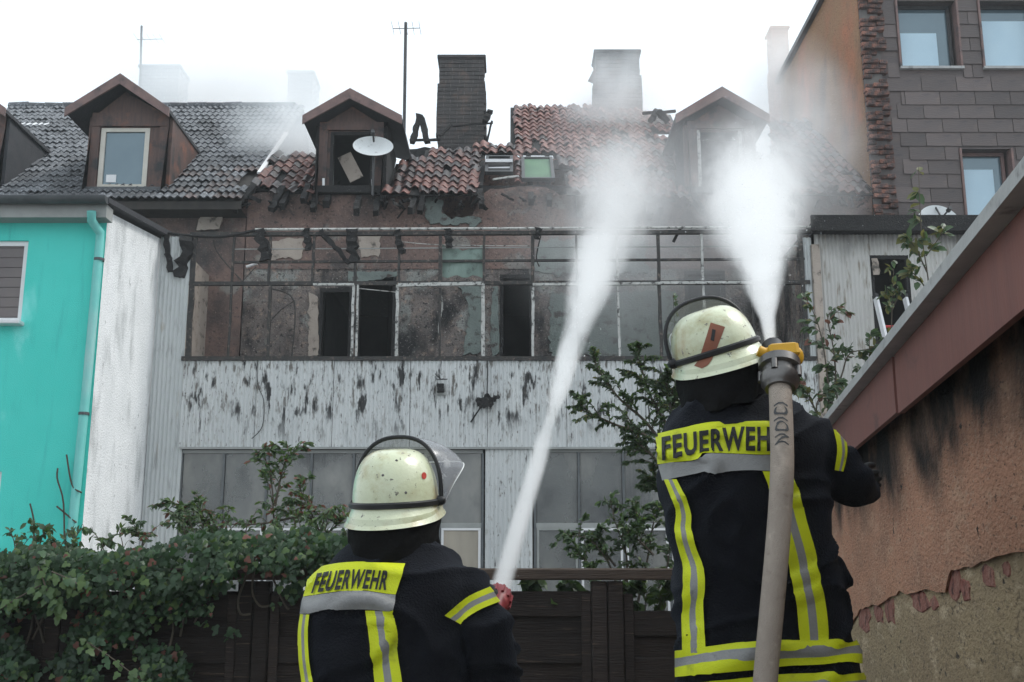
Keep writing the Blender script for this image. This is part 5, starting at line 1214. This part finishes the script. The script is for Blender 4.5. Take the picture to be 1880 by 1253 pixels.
strip('sticker_emblem', bvH, [(1308, 605), (1305, 625)], [(1314, 607), (1311, 627)], m_rubber, hB, .004, YB, 6, 2)
# the step he stands on
stp = thing('wooden_crate', 'rough wooden crate the firefighter with the hose stands on', 'crate', (cxB, YB, 0))
for i in range(5): mk('plank', bevbox(cxB - .40, cxB + .40, YB - .28 + i * .125, YB - .28 + i * .125 + .118, ZST - .025, ZST, .004), m_crate, stp)
for y in (YB - .29, YB + .34):
    for j in range(3): mk('plank', bevbox(cxB - .40, cxB + .40, y - .012, y + .012, .01 + j * .145, .01 + j * .145 + .135, .004), m_crate, stp)
for x in (-.36, .32):
    for y in (YB - .275, YB + .285): mk('corner_batten', bevbox(cxB + x, cxB + x + .04, y, y + .04, 0, ZST - .026, .004), m_crate, stp)
# ================================================================== HOSES AND NOZZLES
h1 = thing('fire_hose', 'beige canvas fire hose with a yellow nozzle over the shoulder', 'fire hose', (at(1410, 1253, 3.2).x, 3.2, 0))
HY = 3.20
path = [at(1432, 705, HY + .07), at(1434, 760, HY + .03), at(1436, 850, HY), at(1432, 940, HY - .005), at(1425, 1030, HY - .01), at(1416, 1130, HY - .01), at(1405, 1253, HY), at(1398, 1400, HY + .0), Vector((at(1398, 1500, HY).x, HY - .05, .45)), Vector((at(1398, 1500, HY).x - .1, HY - .35, .05)), Vector((at(1398, 1500, HY).x - .5, HY - 1.4, .036)), Vector((-.6, .3, .036)), Vector((-1.4, -1.2, .036))]
hp = smooth_path(path, 150)
mk('hose', tube(hp, .0335, 24), m_hose, h1, True)
cdir = (hp[0] - hp[2]).normalized()
c0 = hp[0]
mk('coupling', lathe(c0 - cdir * .02, cdir, [(0, .034), (0, .044), (.012, .05), (.02, .056), (.045, .058), (.05, .050), (.07, .050), (.075, .062), (.10, .062), (.105, .045), (.105, .02)], 32), m_coupling, h1, True)
for k in range(4):
    t = k * math.pi / 2 + .5; s_ = cdir.cross(Vector((0, 1, 0))).normalized(); u_ = s_.cross(cdir)
    p = c0 + cdir * .03 + (s_ * math.cos(t) + u_ * math.sin(t)) * .056; mk('coupling_lug', tube([p - cdir * .012, p + cdir * .022], .010, 8), m_coupling, h1, True)
j2a, j2b = at(1414, 628, HY + .18), None
nz0 = c0 + cdir * .085; ntip = at(1416, 634, HY + .20)
ndir = (ntip - nz0).normalized()
mk('nozzle_neck', lathe(nz0, ndir, [(0, .03), (.02, .036), (.05, .030), (.10, .034), ((ntip - nz0).length - .02, .034)], 24), m_rubber, h1, True)
mk('nozzle_head', lathe(ntip - ndir * .03, ndir, [(-.05, .026), (-.045, .031), (0, .032), (.012, .030), (.02, .026), (.02, .02), (.0, .018)], 28), m_darkmetal, h1, True)
for pts, rr in (([(1392, 644), (1404, 649), (1412, 648), (1440, 643), (1462, 647), (1464, 662), (1452, 664)], .016),):
    V, Fc = [], []
    pth = smooth_path([at(x, y, HY + .12) for x, y in pts], 30)
    mk('nozzle_handle', tube(pth, lambda t: .017, 10), m_yellow_plastic, h1, True)
pp = [at(1408, 650, HY + .115), at(1462, 646, HY + .115)]
V_, F_ = bevbox(-.5, .5, -.5, .5, -.5, .5, .12); dd_ = (pp[1] - pp[0]); xx_ = dd_.normalized(); zz_ = Vector((0, .25, 1)).normalized(); yy_ = zz_.cross(xx_).normalized(); zz_ = xx_.cross(yy_)
mk('nozzle_grip', ([(pp[0] + pp[1]) / 2 + xx_ * v.x * dd_.length + yy_ * v.y * .045 + zz_ * v.z * .040 + Vector((0, -.02, 0)) for v in V_], F_), m_yellow_plastic, h1)
# stencilled print along the hose
bvh_h = BVHTree.FromPolygons(*tube(hp, .0335, 24))
uv, Fc = text_geo('NOICI', .01)
V = [drape(bvh_h, 1421 + 25 * (1 - v) + (2 if u < .5 else 0), 812 - 74 * u + 7 * (2 * v - 1) ** 2, .0015, HY) for u, v in uv]
mk('printed_mark', (V, Fc), m_hose_print, h1)
h2 = thing('fire_hose', 'hose with a red nozzle held by the firefighter beside the fence', 'fire hose', (at(850, 1253, 3.9).x, 3.9, 0))
n2 = at(914, 1098, YA + .42); n2d = (at(1150, 268, 16.8) - n2).normalized()
mk('nozzle_head', lathe(n2 - n2d * .08, n2d, [(-.06, .022), (-.055, .033), (-.02, .035), (0, .030), (.02, .036), (.05, .046), (.075, .050), (.095, .047), (.10, .036), (.085, .03)], 28), m_red_plastic, h2, True)
for k in range(12):
    t = 2 * math.pi * k / 12; s_ = n2d.cross(Vector((0, 0, 1))).normalized(); u_ = s_.cross(n2d)
    p = n2 + (s_ * math.cos(t) + u_ * math.sin(t)) * .047; mk('nozzle_rib', tube([p - n2d * .03, p + n2d * .012], .006, 6), m_red_plastic, h2, True)
b0 = n2 - n2d * .13
mk('hose', tube(smooth_path([b0, b0 - n2d * .25 + Vector((-.02, 0, -.02)), b0 - n2d * .4 + Vector((-.05, 0, -.2)), Vector((b0.x - .15, b0.y - .25, .5)), Vector((b0.x - .25, b0.y, .05)), Vector((-1.5, 3.2, .036)), Vector((-2.2, 1, .036)), Vector((-2.4, -1.2, .036))], 90), .03, 16), m_hose, h2, True)
# ================================================================== PLANTS
def fold_leaf(w_=.5):
    """leaf lying in XY, stalk at the origin, tip at y=1"""
    V = [(0, 0, 0), (-w_ * .55, .30, .06), (w_ * .55, .30, .06), (0, .45, -.02), (-w_ * .45, .66, .05), (w_ * .45, .66, .05), (0, 1, -.05)]
    return np.array(V, float), [(0, 2, 3), (0, 3, 1), (1, 3, 4), (3, 2, 5), (3, 5, 6), (3, 6, 4)]
def ivy_leaf():
    V = [(0, .30, .04), (0, 0, 0), (.30, -.08, -.02), (.52, .22, -.05), (.30, .42, .0), (.27, .72, -.03), (0, 1.0, -.08), (-.27, .72, -.03), (-.30, .42, .0), (-.52, .22, -.05), (-.30, -.08, -.02)]
    return np.array(V, float), [(0, i, i + 1) for i in range(1, 10)] + [(0, 10, 1)]
def leaf_mats(P, D, Nn, S):
    """frames from position, pointing direction, face normal and size"""
    P, D, Nn, S = (np.asarray(a, float) for a in (P, D, Nn, S))
    D /= np.linalg.norm(D, axis=1)[:, None] + 1e-9
    X = np.cross(D, Nn); X /= np.linalg.norm(X, axis=1)[:, None] + 1e-9
    Z = np.cross(X, D)
    return P, X, D, Z, S
def leaves(parent, name, P, D, Nn, S, tmpl, mats, weights, limit=0, kind_name='foliage', nshow=None):
    """the `limit` leaves nearest the eye as single leaf objects, the rest joined by material"""
    n = len(P)
    if n == 0: return
    P, X, Dn, Z, S = leaf_mats(P, D, Nn, S)
    tv, tf = tmpl; mi = np.random.choice(len(mats), n, p=weights)
    order = np.argsort(P[:, 1] - 30 * S)
    single = set(order[:limit].tolist()); me_c = {}
    for i in order[:limit]:
        m = mats[mi[i]]
        if m.name not in me_c: me_c[m.name] = mesh(name, [tuple(v) for v in tv], tf, m, True)
        M = Matrix(((X[i][0] * S[i], Dn[i][0] * S[i], Z[i][0] * S[i], P[i][0]), (X[i][1] * S[i], Dn[i][1] * S[i], Z[i][1] * S[i], P[i][1]), (X[i][2] * S[i], Dn[i][2] * S[i], Z[i][2] * S[i], P[i][2]), (0, 0, 0, 1)))
        put(name, me_c[m.name], M, parent)
    for k, m in enumerate(mats):
        idx = [i for i in range(n) if mi[i] == k and i not in single]
        if not idx: continue
        a = np.array(idx); W = (P[a][:, None, :] + S[a][:, None, None] * (tv[None, :, 0:1] * X[a][:, None, :] + tv[None, :, 1:2] * Dn[a][:, None, :] + tv[None, :, 2:3] * Z[a][:, None, :])).reshape(-1, 3)
        me = bpy.data.meshes.new(kind_name); nt = len(tf); nv = len(tv)
        Fi = (np.array(tf)[None] + (np.arange(len(a)) * nv)[:, None, None]).reshape(-1)
        me.vertices.add(len(W)); me.vertices.foreach_set('co', W.reshape(-1).astype(np.float32))
        me.loops.add(len(Fi)); me.loops.foreach_set('vertex_index', Fi.astype(np.int32))
        me.polygons.add(nt * len(a)); me.polygons.foreach_set('loop_start', np.arange(0, len(Fi), 3, dtype=np.int32)); me.polygons.foreach_set('loop_total', np.full(nt * len(a), 3, np.int32))
        me.materials.append(m); me.update(); me.validate()
        o = bpy.data.objects.new(kind_name, me); link(o, parent); tag(o, kind='stuff')
def plant(name, label, cat, stems, leaf=.05, per=40, twigs=6, twig_len=.25, r0=.008, single=0, mats=None, wts=None, group=None, droop=.25, seed=0, wdt=.5, base=None):
    """stems: polylines in world space; each carries twigs, twigs carry leaves"""
    random.seed(seed); np.random.seed(seed)
    p0 = Vector(stems[0][0])
    t = thing(name, label, cat, (p0.x, p0.y, 0), group)
    P, D, Nn, S = [], [], [], []
    def addleaf(p, d, s):
        P.append(p); dd = (Vector(d).normalized() + Vector((random.uniform(-1, 1), random.uniform(-1, 1), random.uniform(-.8, .5))) * .9 + Vector((0, 0, -droop))); D.append(dd)
        Nn.append(Vector((random.uniform(-.7, .7), random.uniform(-1.2, .2), random.uniform(.0, 1.2)))); S.append(s * random.uniform(.6, 1.25))
    for st in stems:
        pts = smooth_path(st, 18); L = sum((pts[i + 1] - pts[i]).length for i in range(18))
        mk('stem', tube(pts, lambda q: r0 * (1 - .75 * q), 6), m_stem, t, True)
        for k in range(twigs):
            f = (.12 + .88 * (k + random.random()) / twigs); i = min(int(f * 18), 17)
            b = pts[i]; dm = (pts[i + 1] - pts[i]).normalized()
            d = (dm * .6 + Vector((random.uniform(-1, 1), random.uniform(-1, 1), random.uniform(-.35, .7)))).normalized()
            ln = twig_len * random.uniform(.5, 1.2) * (1.1 - .6 * f)
            mid = b + d * ln * .5 + Vector((0, 0, .02)); e = b + d * ln + Vector((0, 0, -.10 * ln))
            tp = smooth_path([b, mid, e], 6); mk('twig', tube(tp, lambda q: r0 * .38 * (1 - .7 * q), 5), m_stem, t, True)
            nl = max(2, int(per * random.uniform(.7, 1.2)))
            for q in range(nl):
                g_ = random.random() ** .7; j = min(int(g_ * 6), 5); addleaf(tp[j].lerp(tp[j + 1], random.random()), tp[j + 1] - tp[j], leaf)
        for q in range(int(per * .8)):
            i = random.randint(6, 17); addleaf(pts[i], pts[min(i + 1, 18)] - pts[i], leaf)
    leaves(t, 'leaf', P, D, Nn, S, fold_leaf(wdt), mats or [m_leaf, m_ivy_light], wts or [.85, .15], single)
    return t
W_ = lambda *pp, Y: [at(x, y, Y) for x, y in pp]
# ivy over the fence
iv = thing('climbing_ivy', 'dense dark green ivy covering the left part of the fence', 'ivy', (-2.4, YFN - .15, 0))
random.seed(21); np.random.seed(21)
P, D, Nn, S = [], [], [], []
top = lambda x: 14 * noise.noise(Vector((x * .035, 5, 0))) + 12 * noise.noise(Vector((x * .11, 9, 0))) + np.interp(x, [-200, 0, 60, 130, 200, 300, 380, 460, 560, 640, 700], [1005, 1012, 1000, 1006, 1015, 995, 972, 980, 970, 988, 1010])
bot = lambda x: np.interp(x, [-200, 330, 400, 440, 470, 520, 560, 600, 640, 700], [1700, 1700, 1330, 1150, 1110, 1120, 1090, 1085, 1075, 1050])
def dens(x, y):
    t_ = top(x); b_ = bot(x)
    if y < t_ or y > b_: return 0
    q = noise.noise(Vector((x * .012, y * .014, 3.3)))
    d = 1.0 if y < t_ + 85 else (.85 if x < 340 else .45)
    if x > 230 and y > t_ + 110: d *= .45
    return max(0, d * (1 + 1.9 * q) - (.18 if y > t_ + 60 else 0))
for k in range(84000):
    x = random.uniform(-420, 690); y = random.uniform(940, 1420)
    if random.random() > dens(x, y) * .8: continue
    dp = random.random() ** 1.5 * (.30 if y < top(x) + 90 else .18)
    bul = .10 * noise.noise(Vector((x * .02, y * .02, 0)))
    p = at(x, y, YFN - .06 - dp - max(0, bul))
    if y < top(x) + 70 and random.random() < .35: p.y += random.uniform(.1, .35)
    P.append(p); D.append(Vector((random.gauss(0, .6), random.gauss(-.35, .3), -.8 + random.gauss(0, .35)))); Nn.append(Vector((random.gauss(0, .45), -1, random.gauss(.55, .4)))); S.append(random.choice((random.uniform(.018, .032), random.uniform(.024, .050))))
leaves(iv, 'leaf', P, D, Nn, S, ivy_leaf(), [m_ivy, m_ivy_light, m_ivy_red], [.86, .11, .03], 300)
for k in range(16):
    x = random.uniform(0, 620); y0 = top(x) + random.uniform(0, 40); pts = [at(x + 20 * math.sin(k + j), min(y0 + j * 40, bot(x)), YFN - .08 - .05 * random.random()) for j in range(5)]
    mk('vine', tube(smooth_path(pts, 16), .006, 5), m_stem, iv, True)
def sprig(pts, Y, n, sz, mats=(m_ivy_light, m_ivy), seed=0): pass
# trailing young shoots
for (pts, nl) in (([(70, 1040), (85, 1080), (100, 1110), (108, 1115)], 40), ([(160, 1180), (200, 1205), (240, 1235), (262, 1250)], 30), ([(95, 1050), (130, 1065), (155, 1082)], 26), ([(0, 1120), (30, 1100), (75, 1075)], 26)):
    q = smooth_path([at(x, y, YFN - .40) for x, y in pts], 12); mk('vine', tube(q, .004, 5), m_stem, iv, True)
    P = [q[random.randint(0, 12)] + Vector((random.gauss(0, .02), random.gauss(0, .02), random.gauss(0, .02))) for _ in range(nl)]
    leaves(iv, 'leaf', P, [Vector((random.gauss(0, .5), -.3, -.8)) for _ in P], [Vector((random.gauss(0, .4), -1, .6)) for _ in P], [random.uniform(.03, .05) for _ in P], ivy_leaf(), [m_ivy_light, m_ivy], [.75, .25], 0)
# small shoots sticking up over the ivy
def shoots(name, label, cat, specs, Y, leaf=.05, per=7, seed=1, mats=None, wts=None, twl=.09, single=0, r0=.005, twigs=5, wdt=.42):
    return plant(name, label, cat, [W_(*s, Y=Y) for s in specs], leaf, per, twigs, twl, r0, single, mats, wts, None, .3, seed, wdt)
shoots('leafy_shoot', 'small leafy shoot rising in front of the turquoise wall', 'shoot', [[(68, 1010), (64, 985), (58, 965)], [(70, 1010), (78, 985), (84, 975)]], YFN + .1, .055, 5, 3, twl=.06, single=80)
shoots('leafy_shoot', 'small leafy shoot rising at the foot of the white side wall', 'shoot', [[(128, 1015), (138, 990), (150, 965)], [(185, 1015), (190, 1000), (198, 995)]], YFN + .1, .055, 4, 4, twl=.06, single=80)
shoots('rose_bush', 'straggly rose bush above the ivy before the dirty windows', 'bush',
       [[(540, 1030), (505, 960), (500, 900), (490, 850), (470, 828)], [(505, 930), (515, 880), (525, 845), (540, 832)], [(600, 1010), (580, 960), (560, 920), (550, 895)], [(320, 1010), (345, 985), (330, 950), (305, 935)], [(420, 1010), (395, 965), (350, 945), (330, 945)], [(540, 950), (480, 962), (400, 962), (330, 958)], [(620, 960), (585, 945), (560, 930), (520, 950)], [(380, 1000), (372, 960), (368, 940)], [(260, 1010), (262, 985), (245, 980)], [(590, 990), (630, 950), (600, 945)]],
       YFN + .2, .038, 24, 5, [m_leaf, m_ivy_light, m_ivy_red], [.66, .20, .14], .22, 290, .007, 9, .40)
rs = random.Random(4); sh_specs = []
for k in range(26):
    x = rs.uniform(0, 640); y = float(top(x)) + 25; h_ = rs.uniform(25, 75); dx = rs.uniform(-30, 30); sh_specs.append([(x, y), (x + dx * .3, y - h_ * .6), (x + dx, y - h_)])
shoots('wispy_shoots', 'wispy young shoots sticking up along the top of the ivy', 'shoots', sh_specs, YFN - .05, .036, 6, 17, [m_leaf, m_ivy_light], [.6, .4], .07, 290, .004, 4, .4)
# apple tree between the two firefighters
plant('apple_tree', 'leafy young tree left of the tilted helmet in front of the parapet', 'tree',
      [[(at(1245, 1000, 7.0).x, 7.0, 0), at(1250, 1000, 7.0), at(1240, 800, 7.0), at(1235, 720, 7.0)], W_((1245, 860), (1190, 780), (1140, 735), (1105, 690), (1088, 655), Y=7.0), W_((1240, 840), (1185, 800), (1130, 780), (1090, 762), (1060, 750), Y=6.9), W_((1238, 800), (1200, 740), (1182, 690), (1168, 640), Y=7.1), W_((1240, 780), (1225, 720), (1228, 690), Y=7.0), W_((1245, 900), (1200, 840), (1165, 810), Y=6.9), W_((1245, 930), (1215, 900), (1195, 890), Y=7.0), W_((1250, 800), (1262, 740), (1258, 700), Y=7.1)],
      .036, 60, 17, .27, .012, 300, [m_leaf, m_ivy_light, m_leaf_y], [.82, .14, .04], None, .35, 6, .42)
plant('shrub', 'low leafy shrub growing over the fence rail between the firefighters', 'shrub',
      [W_((1140, 1110), (1120, 1040), (1080, 990), (1030, 985), Y=6.35), W_((1150, 1110), (1150, 1020), (1130, 960), (1120, 918), Y=6.4), W_((1170, 1110), (1190, 1020), (1200, 960), (1215, 930), Y=6.4), W_((1200, 1100), (1225, 1040), (1230, 980), Y=6.4), W_((1100, 1110), (1085, 1050), (1060, 1010), Y=6.3), W_((1130, 1040), (1100, 1000), (1095, 985), Y=6.4), W_((1150, 1000), (1170, 960), (1165, 935), Y=6.4), W_((1200, 1020), (1170, 990), (1150, 985), Y=6.3)],
      .037, 28, 10, .19, .008, 290, [m_leaf, m_ivy_light], [.82, .18], None, .3, 8, .45)
plant('fence_weed', 'broad-leaved weeds filling the gap under the fence rail', 'weed',
      [W_((1130, 1180), (1150, 1110), (1145, 1085), Y=6.12), W_((1180, 1180), (1185, 1110), (1180, 1080), Y=6.12), W_((1215, 1180), (1220, 1110), (1225, 1078), Y=6.12), W_((960, 1120), (968, 1085), (972, 1075), Y=6.10), W_((1020, 1120), (1030, 1085), (1040, 1078), Y=6.10)],
      .060, 14, 7, .12, .005, 200, [m_leaf, m_ivy_light], [.7, .3], None, .4, 9, .7)
# climbers on the right
plant('climbing_shrub', 'tangled leafy shrub beside the corner post of the annex', 'shrub',
      [W_((1490, 900), (1520, 760), (1515, 660), (1500, 590), (1475, 540), Y=9.7), W_((1540, 800), (1535, 700), (1530, 640), (1520, 580), (1545, 575), Y=9.7), W_((1520, 760), (1545, 690), (1560, 650), (1600, 640), (1625, 620), Y=9.7), W_((1500, 760), (1480, 720), (1465, 715), Y=9.7), W_((1535, 790), (1560, 720), (1590, 670), (1605, 650), Y=9.8), W_((1510, 800), (1500, 740), (1540, 700), Y=9.6)],
      .080, 12, 9, .21, .010, 300, [m_leaf, m_leaf_y, m_ivy_red], [.82, .12, .06], None, .35, 12, .5)
plant('climbing_rose', 'tall thin yellowing shoot rising above the shed coping by the pale dish', 'climber',
      [W_((1715, 620), (1705, 520), (1692, 430), (1688, 350), (1686, 305), Y=9.8), W_((1702, 500), (1680, 455), (1668, 440), Y=9.8), W_((1700, 470), (1722, 440), (1735, 415), Y=9.8), W_((1708, 540), (1680, 505), (1668, 500), Y=9.8)],
      .11, 5, 7, .11, .008, 200, [m_leaf, m_leaf_y], [.5, .5], None, .3, 13, .5)
plant('climbing_rose', 'small yellowing shoot in front of the burnt annex window', 'climber', [W_((1635, 640), (1638, 560), (1640, 510), (1641, 482), Y=8.2), W_((1638, 570), (1628, 545), (1625, 535), Y=8.2), W_((1638, 570), (1648, 545), (1652, 530), Y=8.2)], .06, 5, 6, .07, .005, 120, [m_leaf, m_leaf_y], [.55, .45], None, .3, 14, .5)
plant('thin_shoot', 'thin leafy shoot above the tilted helmet', 'shoot', [W_((1240, 640), (1238, 590), (1236, 545), Y=7.2)], .04, 5, 6, .05, .004, 60, [m_leaf, m_leaf_y], [.6, .4], None, .3, 15, .45)
# bare creeper stems on the turquoise wall
for k, pts in enumerate(([(60, 1010), (62, 960), (55, 925)], [(118, 990), (116, 920), (105, 880), (106, 860)], [(140, 960), (122, 945), (104, 930)], [(150, 905), (132, 890), (122, 835)])):
    o = mk('dry_vine', tube(smooth_path([at(x, y, YT - .10) for x, y in pts], 10), .010, 5), m_stem, None, True); tag(o, ('short dry creeper stem farthest from the downspout on the turquoise wall', 'long dry creeper stem rising left of the downspout', 'slanting dry creeper twig crossing the foot of the downspout', 'dry creeper stem curling behind the downspout')[k], 'vine', 'dry creeper stems')
# ================================================================== WATER, MIST AND SMOKE
def vmat(name, build, color=(1, 1, 1), aniso=.35):
    m = bpy.data.materials.new(name); m.use_nodes = True; N, L = m.node_tree.nodes, m.node_tree.links
    N.remove(N['Principled BSDF']); out = N['Material Output']
    v = N.new('ShaderNodeVolumeScatter'); v.inputs['Color'].default_value = (*color, 1); v.inputs['Anisotropy'].default_value = aniso
    L.new(v.outputs[0], out.inputs['Volume'])
    tc = N.new('ShaderNodeTexCoord')
    def M(op, *a):
        n = N.new('ShaderNodeMath'); n.operation = op
        for i, q in enumerate(a):
            if isinstance(q, (int, float)): n.inputs[i].default_value = q
            else: L.new(q, n.inputs[i])
        return n.outputs[0]
    def NZ(scale, st=(1, 1, 1), det=3.0, rg=.55):
        mp = N.new('ShaderNodeMapping'); mp.inputs['Scale'].default_value = st; L.new(tc.outputs['Object'], mp.inputs[0])
        n = N.new('ShaderNodeTexNoise'); n.inputs['Scale'].default_value = scale; n.inputs['Detail'].default_value = det; n.inputs['Roughness'].default_value = rg; L.new(mp.outputs[0], n.inputs['Vector']); return n.outputs[0]
    sx = N.new('ShaderNodeSeparateXYZ'); L.new(tc.outputs['Object'], sx.inputs[0])
    L.new(build(M, NZ, sx.outputs[0], sx.outputs[1], sx.outputs[2]), v.inputs['Density'])
    return m
def jet(name, label, a, b, prof, dens, seed):
    """a cone of spray from a to b; prof: (fraction, radius); dens: (fraction, density on the axis)"""
    a, b = Vector(a), Vector(b); L_ = (b - a).length; q = (b - a).to_track_quat('Z', 'Y')
    V, Fc = lathe((0, 0, 0), (0, 0, 1), [(f * L_, r) for f, r in prof], 20)
    n = len(prof); Fc = Fc + [tuple(range(19, -1, -1)), tuple((n - 1) * 20 + k for k in range(20))]
    def build(M, NZ, x, y, z):
        f = M('DIVIDE', z, L_)
        def curve(tab):
            nd = bpy.data.materials[name].node_tree.nodes.new('ShaderNodeFloatCurve') if False else None
            acc = None
            for i in range(len(tab) - 1):
                (f0, v0), (f1, v1) = tab[i], tab[i + 1]
                t = M('MINIMUM', M('MAXIMUM', M('DIVIDE', M('SUBTRACT', f, f0), f1 - f0), 0.0), 1.0)
                term = M('MULTIPLY', t, v1 - v0); acc = M('ADD', term, v0) if acc is None else M('ADD', acc, term)
            return acc
        Rr = curve(prof); Dn = curve(dens)
        r = M('SQRT', M('ADD', M('MULTIPLY', x, x), M('MULTIPLY', y, y)))
        k = M('MAXIMUM', M('SUBTRACT', 1.0, M('DIVIDE', r, Rr)), 0.0)
        k = M('POWER', k, 2.0)
        nz = M('SUBTRACT', NZ(9.0, (1, 1, .10), 5.0, .62), .52)
        big = M('SUBTRACT', NZ(1.6, (1, 1, .5), 3.0, .6), .5)
        amp = M('MULTIPLY', M('MINIMUM', M('ADD', M('MULTIPLY', f, 3.0), .35), 1.0), 1.0)
        k = M('MAXIMUM', M('ADD', k, M('MULTIPLY', amp, M('MULTIPLY', M('MINIMUM', M('MULTIPLY', k, 6.0), 1.0), M('ADD', M('MULTIPLY', nz, .9), M('MULTIPLY', big, 1.2))))), 0.0)
        return M('MULTIPLY', Dn, k)
    m = vmat(name, build, (1, 1, 1), .5)
    o = mk(name, (V, Fc), m); o.matrix_basis = Matrix.Translation(a) @ q.to_matrix().to_4x4()
    tag(o, label, 'water jet', 'water jets', 'stuff'); return o
jA = n2 + n2d * .01; jB = at(1152, 285, 15.6)
jets = []
jp1 = [(0, .046), (.06, .047), (.14, .054), (.27, .11), (.5, .36), (.75, .85), (.93, 1.0), (1.0, .5)]
jets.append((jet('water_jet', 'narrow white water jet rising from the red nozzle to the roof', jA, jB, jp1, [(0, 150), (.06, 110), (.14, 70), (.27, 17), (.5, 2.3), (.75, .7), (1.0, .15)], 1), jp1, (jB - jA).length))
kA = ntip + ndir * .01; kB = at(1374, 300, 11.6)
jp2 = [(0, .020), (.05, .035), (.15, .11), (.30, .24), (.5, .47), (.75, .72), (.92, .70), (1.0, .35)]
jets.append((jet('water_jet', 'broad plume of water bursting from the yellow nozzle', kA, kB, jp2, [(0, 180), (.05, 80), (.15, 22), (.30, 6.5), (.5, 2.5), (.75, 1.3), (1.0, .3)], 2), jp2, (kB - kA).length))
m_drop = mat('water_drop', (.85, .88, .9), (.8, .84, .87), 3, .25, spec=.5, trans=.25)
for jo, pr, L_ in jets:                       # stray drops and threads of water thrown off the jet
    random.seed(31); V, Fc = [], []
    for k in range(1300):
        f = random.random() ** .7; Rr = float(np.interp(f, [q[0] for q in pr], [q[1] for q in pr]))
        r = Rr * min(abs(random.gauss(0, .75)), 1.6); a = random.uniform(0, 6.283)
        p = Vector((r * math.cos(a), r * math.sin(a), f * L_)); s = random.uniform(.0010, .0024) * (.6 + 1.6 * f); ln = s * random.uniform(3, 11)
        d = Vector((random.gauss(0, .10) + math.cos(a) * .1, random.gauss(0, .10) + math.sin(a) * .1, 1)).normalized()
        n = len(V); u = d.cross(Vector((1, 0, 0))).normalized(); v = d.cross(u)
        V += [p - d * ln, p + u * s, p + (v * .87 - u * .5) * s, p - (v * .87 + u * .5) * s, p + d * ln * .7]
        Fc += [(n, n + 2, n + 1), (n, n + 3, n + 2), (n, n + 1, n + 3), (n + 4, n + 1, n + 2), (n + 4, n + 2, n + 3), (n + 4, n + 3, n + 1)]
    me = mesh('spray_drops', V, Fc, m_drop, True); o = bpy.data.objects.new('spray_drops', me); C.objects.link(o); o.parent = jo; tag(o, kind='stuff')
def cloud(name, label, c, rad, dens, scale, cut, seed, cat='smoke', col=(.97, .98, 1)):
    bm = bmesh.new(); bmesh.ops.create_icosphere(bm, subdivisions=3, radius=1.0); me = bpy.data.meshes.new(name); bm.to_mesh(me); bm.free()
    def build(M, NZ, x, y, z):
        r = M('SQRT', M('ADD', M('ADD', M('MULTIPLY', x, x), M('MULTIPLY', y, y)), M('MULTIPLY', z, z)))
        k = M('POWER', M('MAXIMUM', M('SUBTRACT', 1.0, r), 0.0), 1.1)
        nz = M('MAXIMUM', M('SUBTRACT', NZ(scale, tuple(q / max(rad) for q in rad), 3.0), cut), 0.0)
        return M('MULTIPLY', M('MULTIPLY', k, nz), dens)
    m = vmat(name, build, col, .3); me.materials.append(m)
    o = put(name, me, Matrix.Translation(c) @ Matrix.Rotation(seed, 4, 'Z') @ Matrix.Diagonal((*rad, 1))); tag(o, label, cat, None, 'stuff'); return o
cloud('smoke', 'pale smoke drifting up left of the scorched dormer', at(548, 250, 17.6), (1.4, .8, 1.3), 9, 2.0, .22, .3, 'smoke', (.90, .96, 1))
cloud('smoke', 'white smoke veiling the pale chimneys', at(420, 150, 21.3), (3.8, .9, 1.7), 6.5, 1.6, .10, 0, 'smoke', (.90, .96, 1))
cloud('smoke', 'thin smoke in front of the dark chimney by the red tile patch', at(1130, 190, 18.9), (1.3, .7, 1.6), 7.0, 2.2, .22, 0, 'smoke', (.92, .97, 1))
cloud('mist', 'spray mist spreading over the loggia and roof', at(1190, 420, 14.9), (2.3, .9, 2.3), 3.4, 2.0, .22, 0, 'mist')
cloud('mist', 'spray mist at the foot of the gable', at(1440, 300, 15.4), (1.4, .9, 2.3), 5.5, 2.0, .22, 0, 'mist')
cloud('smoke', 'warm haze of smoke round the slim red chimney', at(1425, 120, 20.5), (.9, .7, 1.8), 5.0, 2.0, .12, 0, 'smoke', (1, .93, .87))
hz = mk('haze', box(-27, 27, -15, 47, -1, 16.5), None); tag(hz, 'thin smoky air over the whole yard', 'haze', None, 'stuff')
hm = bpy.data.materials.new('smoky_air'); hm.use_nodes = True; hm.node_tree.nodes.remove(hm.node_tree.nodes['Principled BSDF'])
pv = hm.node_tree.nodes.new('ShaderNodeVolumePrincipled'); pv.inputs['Color'].default_value = (.93, .97, 1, 1); pv.inputs['Density'].default_value = .0015; pv.inputs['Anisotropy'].default_value = .2
hm.node_tree.links.new(pv.outputs[0], hm.node_tree.nodes['Material Output'].inputs['Volume']); hz.data.materials.append(hm)
